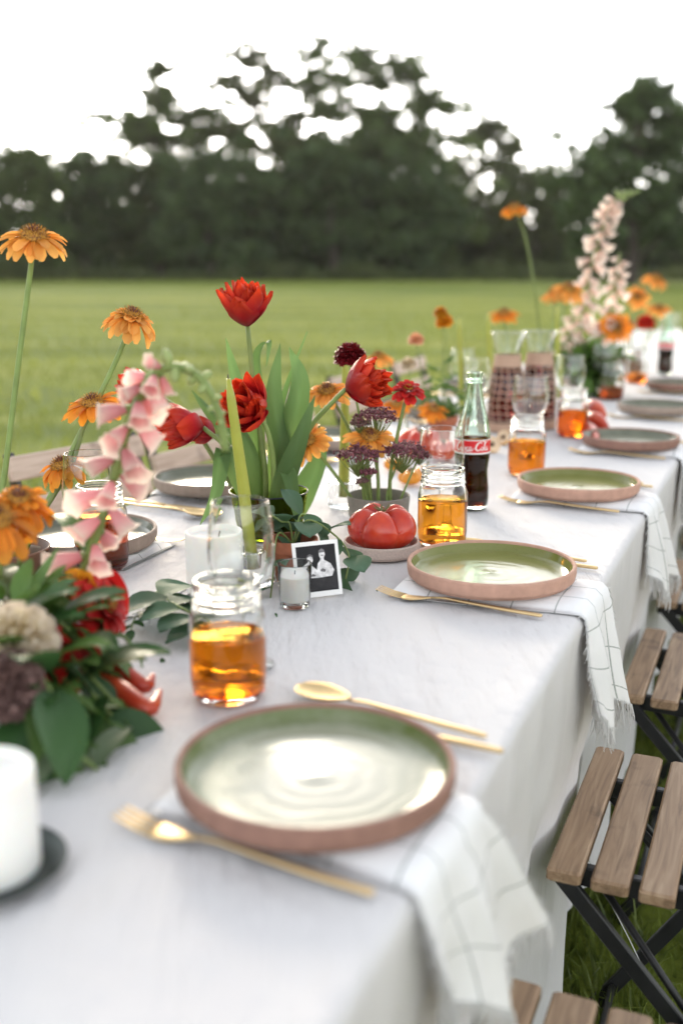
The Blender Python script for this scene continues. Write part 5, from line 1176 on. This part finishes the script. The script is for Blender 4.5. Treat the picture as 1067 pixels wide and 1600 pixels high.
foxglove('pink foxglove arching over and hanging its green bud tip', [bwp+Vector((.02, .03, .05)), at(95, 960, Yx), at(150, 840, Yx), at(185, 720, Yx), at(215, 625, Yx), at(250, 578, Yx), at(295, 578, Yx), at(328, 612, Yx), at(346, 660, Yx), at(352, 705, Yx)], PINK, 22, .20, .57, .92, (-.2, -.9, -.5), 1.0, .0048, 2)
def bq(px, py, h, dh=0): return on(px, py, TZ+h)
BB = bwp + Vector((0, 0, .055))
def bo(dx, dy): return BB + Vector((dx, dy, 0))
pompon('cream dahlia like flower at the edge of the bouquet', [bo(0, -.01), at(25, 1040, .92), at(28, 1005, .90)], (.15, -.7, .8), .035, CREAMPETAL, 'flower', 'ruffled_flower', .75, 210, .38)
pompon('dusky maroon scabious flower under the cream one', [bo(-.01, -.03), at(12, 1100, .88), at(15, 1072, .86)], (.25, -.9, .3), .030, SCAB, 'flower', 'scabious_flower', .75, 230, .3)
zinnia('red zinnia behind a green leaf in the bouquet', [bo(.01, 0), at(70, 1060, .97), at(90, 1040, .97)], (.75, -.55, .3), 1.5)
zinnia('red zinnia facing the tea jars across the bouquet', [bo(.03, .01), at(120, 990, 1.04), at(158, 950, 1.05)], (.9, -.1, .45), 1.35)
pompon('orange marigold near the top of the bouquet', [bo(.02, .01), at(105, 970, 1.05), at(120, 930, 1.06)], (.2, -.5, .9), .026, MARIGOLD, 'marigold', 'marigold', .6, 110, .55)
for lab, pts, wd_ in [('long red bloom drooping over the cloth beside the marigold', [bo(.03, .01), at(135, 925, 1.08), at(170, 935, 1.09), at(192, 975, 1.09)], .040), ('crimson bloom drooping behind the red peppers', [bo(.02, 0), at(110, 1010, .98), at(140, 1020, .98), at(152, 1050, .98)], .032), ('crimson tongue of bloom under the cream flower', [bo(0, -.02), at(60, 1020, .92), at(80, 1035, .92), at(92, 1075, .92)], .034)]:
    rb = thing('red_bloom', lab, 'flower', bo(0, 0)); o_f = bo(0, 0)
    obj('petal', ribbon_leaf(pts, wd_, REDPETAL, (1, .2, .4), .6, 8, 'leaf'), REDPETAL, rb, off=o_f); obj('petal', ribbon_leaf([Vector(p)+Vector((.004, .01, .006)) for p in pts], wd_*.8, REDPETAL, (.8, .5, .6), .6, 8, 'leaf'), REDPETAL, rb, off=o_f)
random.seed(21)
SP = [('mid', 100, 1120, .88, 9, 1.2), ('broad', 175, 1120, .92, 8, 1.15), ('mid', 150, 1165, .90, 9, 1.2), ('broad', 60, 1140, .86, 7, .9), ('mid', 60, 1100, .86, 9, 1.2), ('broad', 130, 1060, .95, 8, 1.0), ('mid', 160, 1015, 1.0, 9, 1.0), ('mid', 110, 985, .98, 9, 1.0), ('broad', 20, 1120, .86, 7, .9), ('mid', 175, 985, 1.04, 8, .9), ('mid', 110, 1175, .87, 8, 1.1), ('mid', 70, 960, 1.05, 10, 1.1), ('mid', 20, 960, 1.05, 10, 1.1), ('broad', 30, 1165, .85, 6, .85), ('mid', 195, 1150, .93, 8, .9), ('broad', 80, 1080, .86, 7, .95)]
NAMES = ['glossy', 'dark', 'curling', 'drooping', 'wide', 'fresh', 'small', 'upright', 'heavy', 'fine', 'low', 'tall', 'soft', 'lowest', 'outermost', 'inner']
WH = ['above the pewter saucer', 'under the red peppers', 'spilling on the cloth', 'under the scabious flower', 'beneath the red zinnia', 'beside the pepper stalks', 'below the orange marigold', 'behind the cream flower', 'under the cream flower', 'next to the facing zinnia', 'over the pillar candle', 'around the foxglove stem', 'around the drooping coneflower', 'touching the pillar candle', 'past the pepper tips', 'between zinnia and scabious']
for i, (kd, x, y, Y, n, sz) in enumerate(SP):
    e = at(x, y, Y); e.z = max(e.z, TZ+.018); md = (BB+e)/2 + Vector((0, 0, .035))
    sprig(f'{NAMES[i]} green leaf sprig of the bouquet {WH[i]}', [bo(jit(.02), jit(.02)), md, e], kd, n, sz, .25, group='leaf sprigs of the near bouquet')
sprig('long pale sage leaves trailing out of the bouquet', [bo(0, -.02), at(70, 1150, .86), at(130, 1185, .84), at(165, 1215, .86)], 'pale', 4, .9, .45)
sprig('tiny white blossomed twig by the facing zinnia', [bo(.03, .0), at(95, 960, 1.06), at(105, 900, 1.08)], 'small', 9, .9, .2)
flt = thing('tall_leaf', 'single broad grass green blade slanting out of the bouquet', 'leaf', bo(0, 0)); b0 = bo(0, 0)
obj('blade', ribbon_leaf([b0, at(15, 985, 1.0), at(50, 920, 1.02), at(95, 850, 1.04)], .022, LEAFTULIP, (1, .2, .3), .3, 4, 'long'), LEAFTULIP, flt, off=b0)

# ------------------------------------------------------------ eucalyptus sprigs on the cloth and the potted plant
e0 = onz(318, 985, .012)
sprig('round leaved eucalyptus sprig lying behind the tea jar', [onz(345, 990, .012), onz(310, 965, .025), onz(275, 945, .035), onz(245, 925, .03)], 'round', 9, 1.3, .15, 'eucalyptus', 'eucalyptus_sprig', .4, .0016, flat=True)
sprig('thin twig of tiny leaves at the end of the eucalyptus', [onz(262, 945, .02), onz(235, 955, .02), onz(212, 965, .02), onz(205, 985, .012)], 'small', 9, .8, .1, 'twig', 'leaf_twig', .2, .0009, flat=True)
pb = potp + Vector((0, 0, .052))
for lab, pts, n, sz in [('trailing stem of green leaves curling right around the photo', [pb, pb+Vector((.02, .0, .035)), at(525, 838, potp.y-.01), at(545, 868, potp.y-.02), at(540, 905, potp.y-.03)], 8, .85), ('leaf stem of the potted plant leaning to the tulip vase', [pb, pb+Vector((-.005, .0, .03)), at(440, 815, potp.y), at(425, 805, potp.y+.01)], 6, .8), ('leaf stem of the potted plant spilling onto the cloth', [pb, pb+Vector((-.02, -.02, .02)), at(425, 915, potp.y-.06), at(420, 955, potp.y-.08)], 6, .6), ('short leaf stem rising behind the photo', [pb, pb+Vector((.01, .01, .04)), at(490, 815, potp.y+.02)], 6, .8)]:
    sprig(lab, pts, 'round', n, sz, .2, 'plant', 'trailing_plant', .3, .0014, 'stems of the potted plant')
for x, y, s in [(252, 1028, .010), (430, 958, .006), (588, 922, .004)]:
    p = on(x, y, TZ+.0022); o = put('fallen_leaf', leafmesh('small'), None, Matrix.Translation(p) @ Matrix.Rotation(R(80), 4, 'Y') @ Matrix.Rotation(jit(2), 4, 'X') @ Matrix.Scale(s/.022, 4)); tag(o, {252: 'curled fallen leaf on the cloth by the tea jar', 430: 'tiny fallen leaf near the votive candle', 588: 'tiny dark petal scrap near the gold fork'}[x], 'leaf')

# ------------------------------------------------------------ evening air
hz = MB().box((0, 130, 14), (670, 570, 31)); hm = bpy.data.materials.new('evening_haze'); hm.use_nodes = True; hn = hm.node_tree; hn.nodes.clear()
pv = hn.nodes.new('ShaderNodeVolumePrincipled'); pv.inputs['Color'].default_value = (1.0, .95, .88, 1); pv.inputs['Density'].default_value = .0002; pv.inputs['Anisotropy'].default_value = .3
ho = hn.nodes.new('ShaderNodeOutputMaterial'); hn.links.new(pv.outputs[0], ho.inputs['Volume'])
stuff(tag(obj('haze', hz, hm, None, False), 'thin warm evening haze in the air over the field', 'haze'))
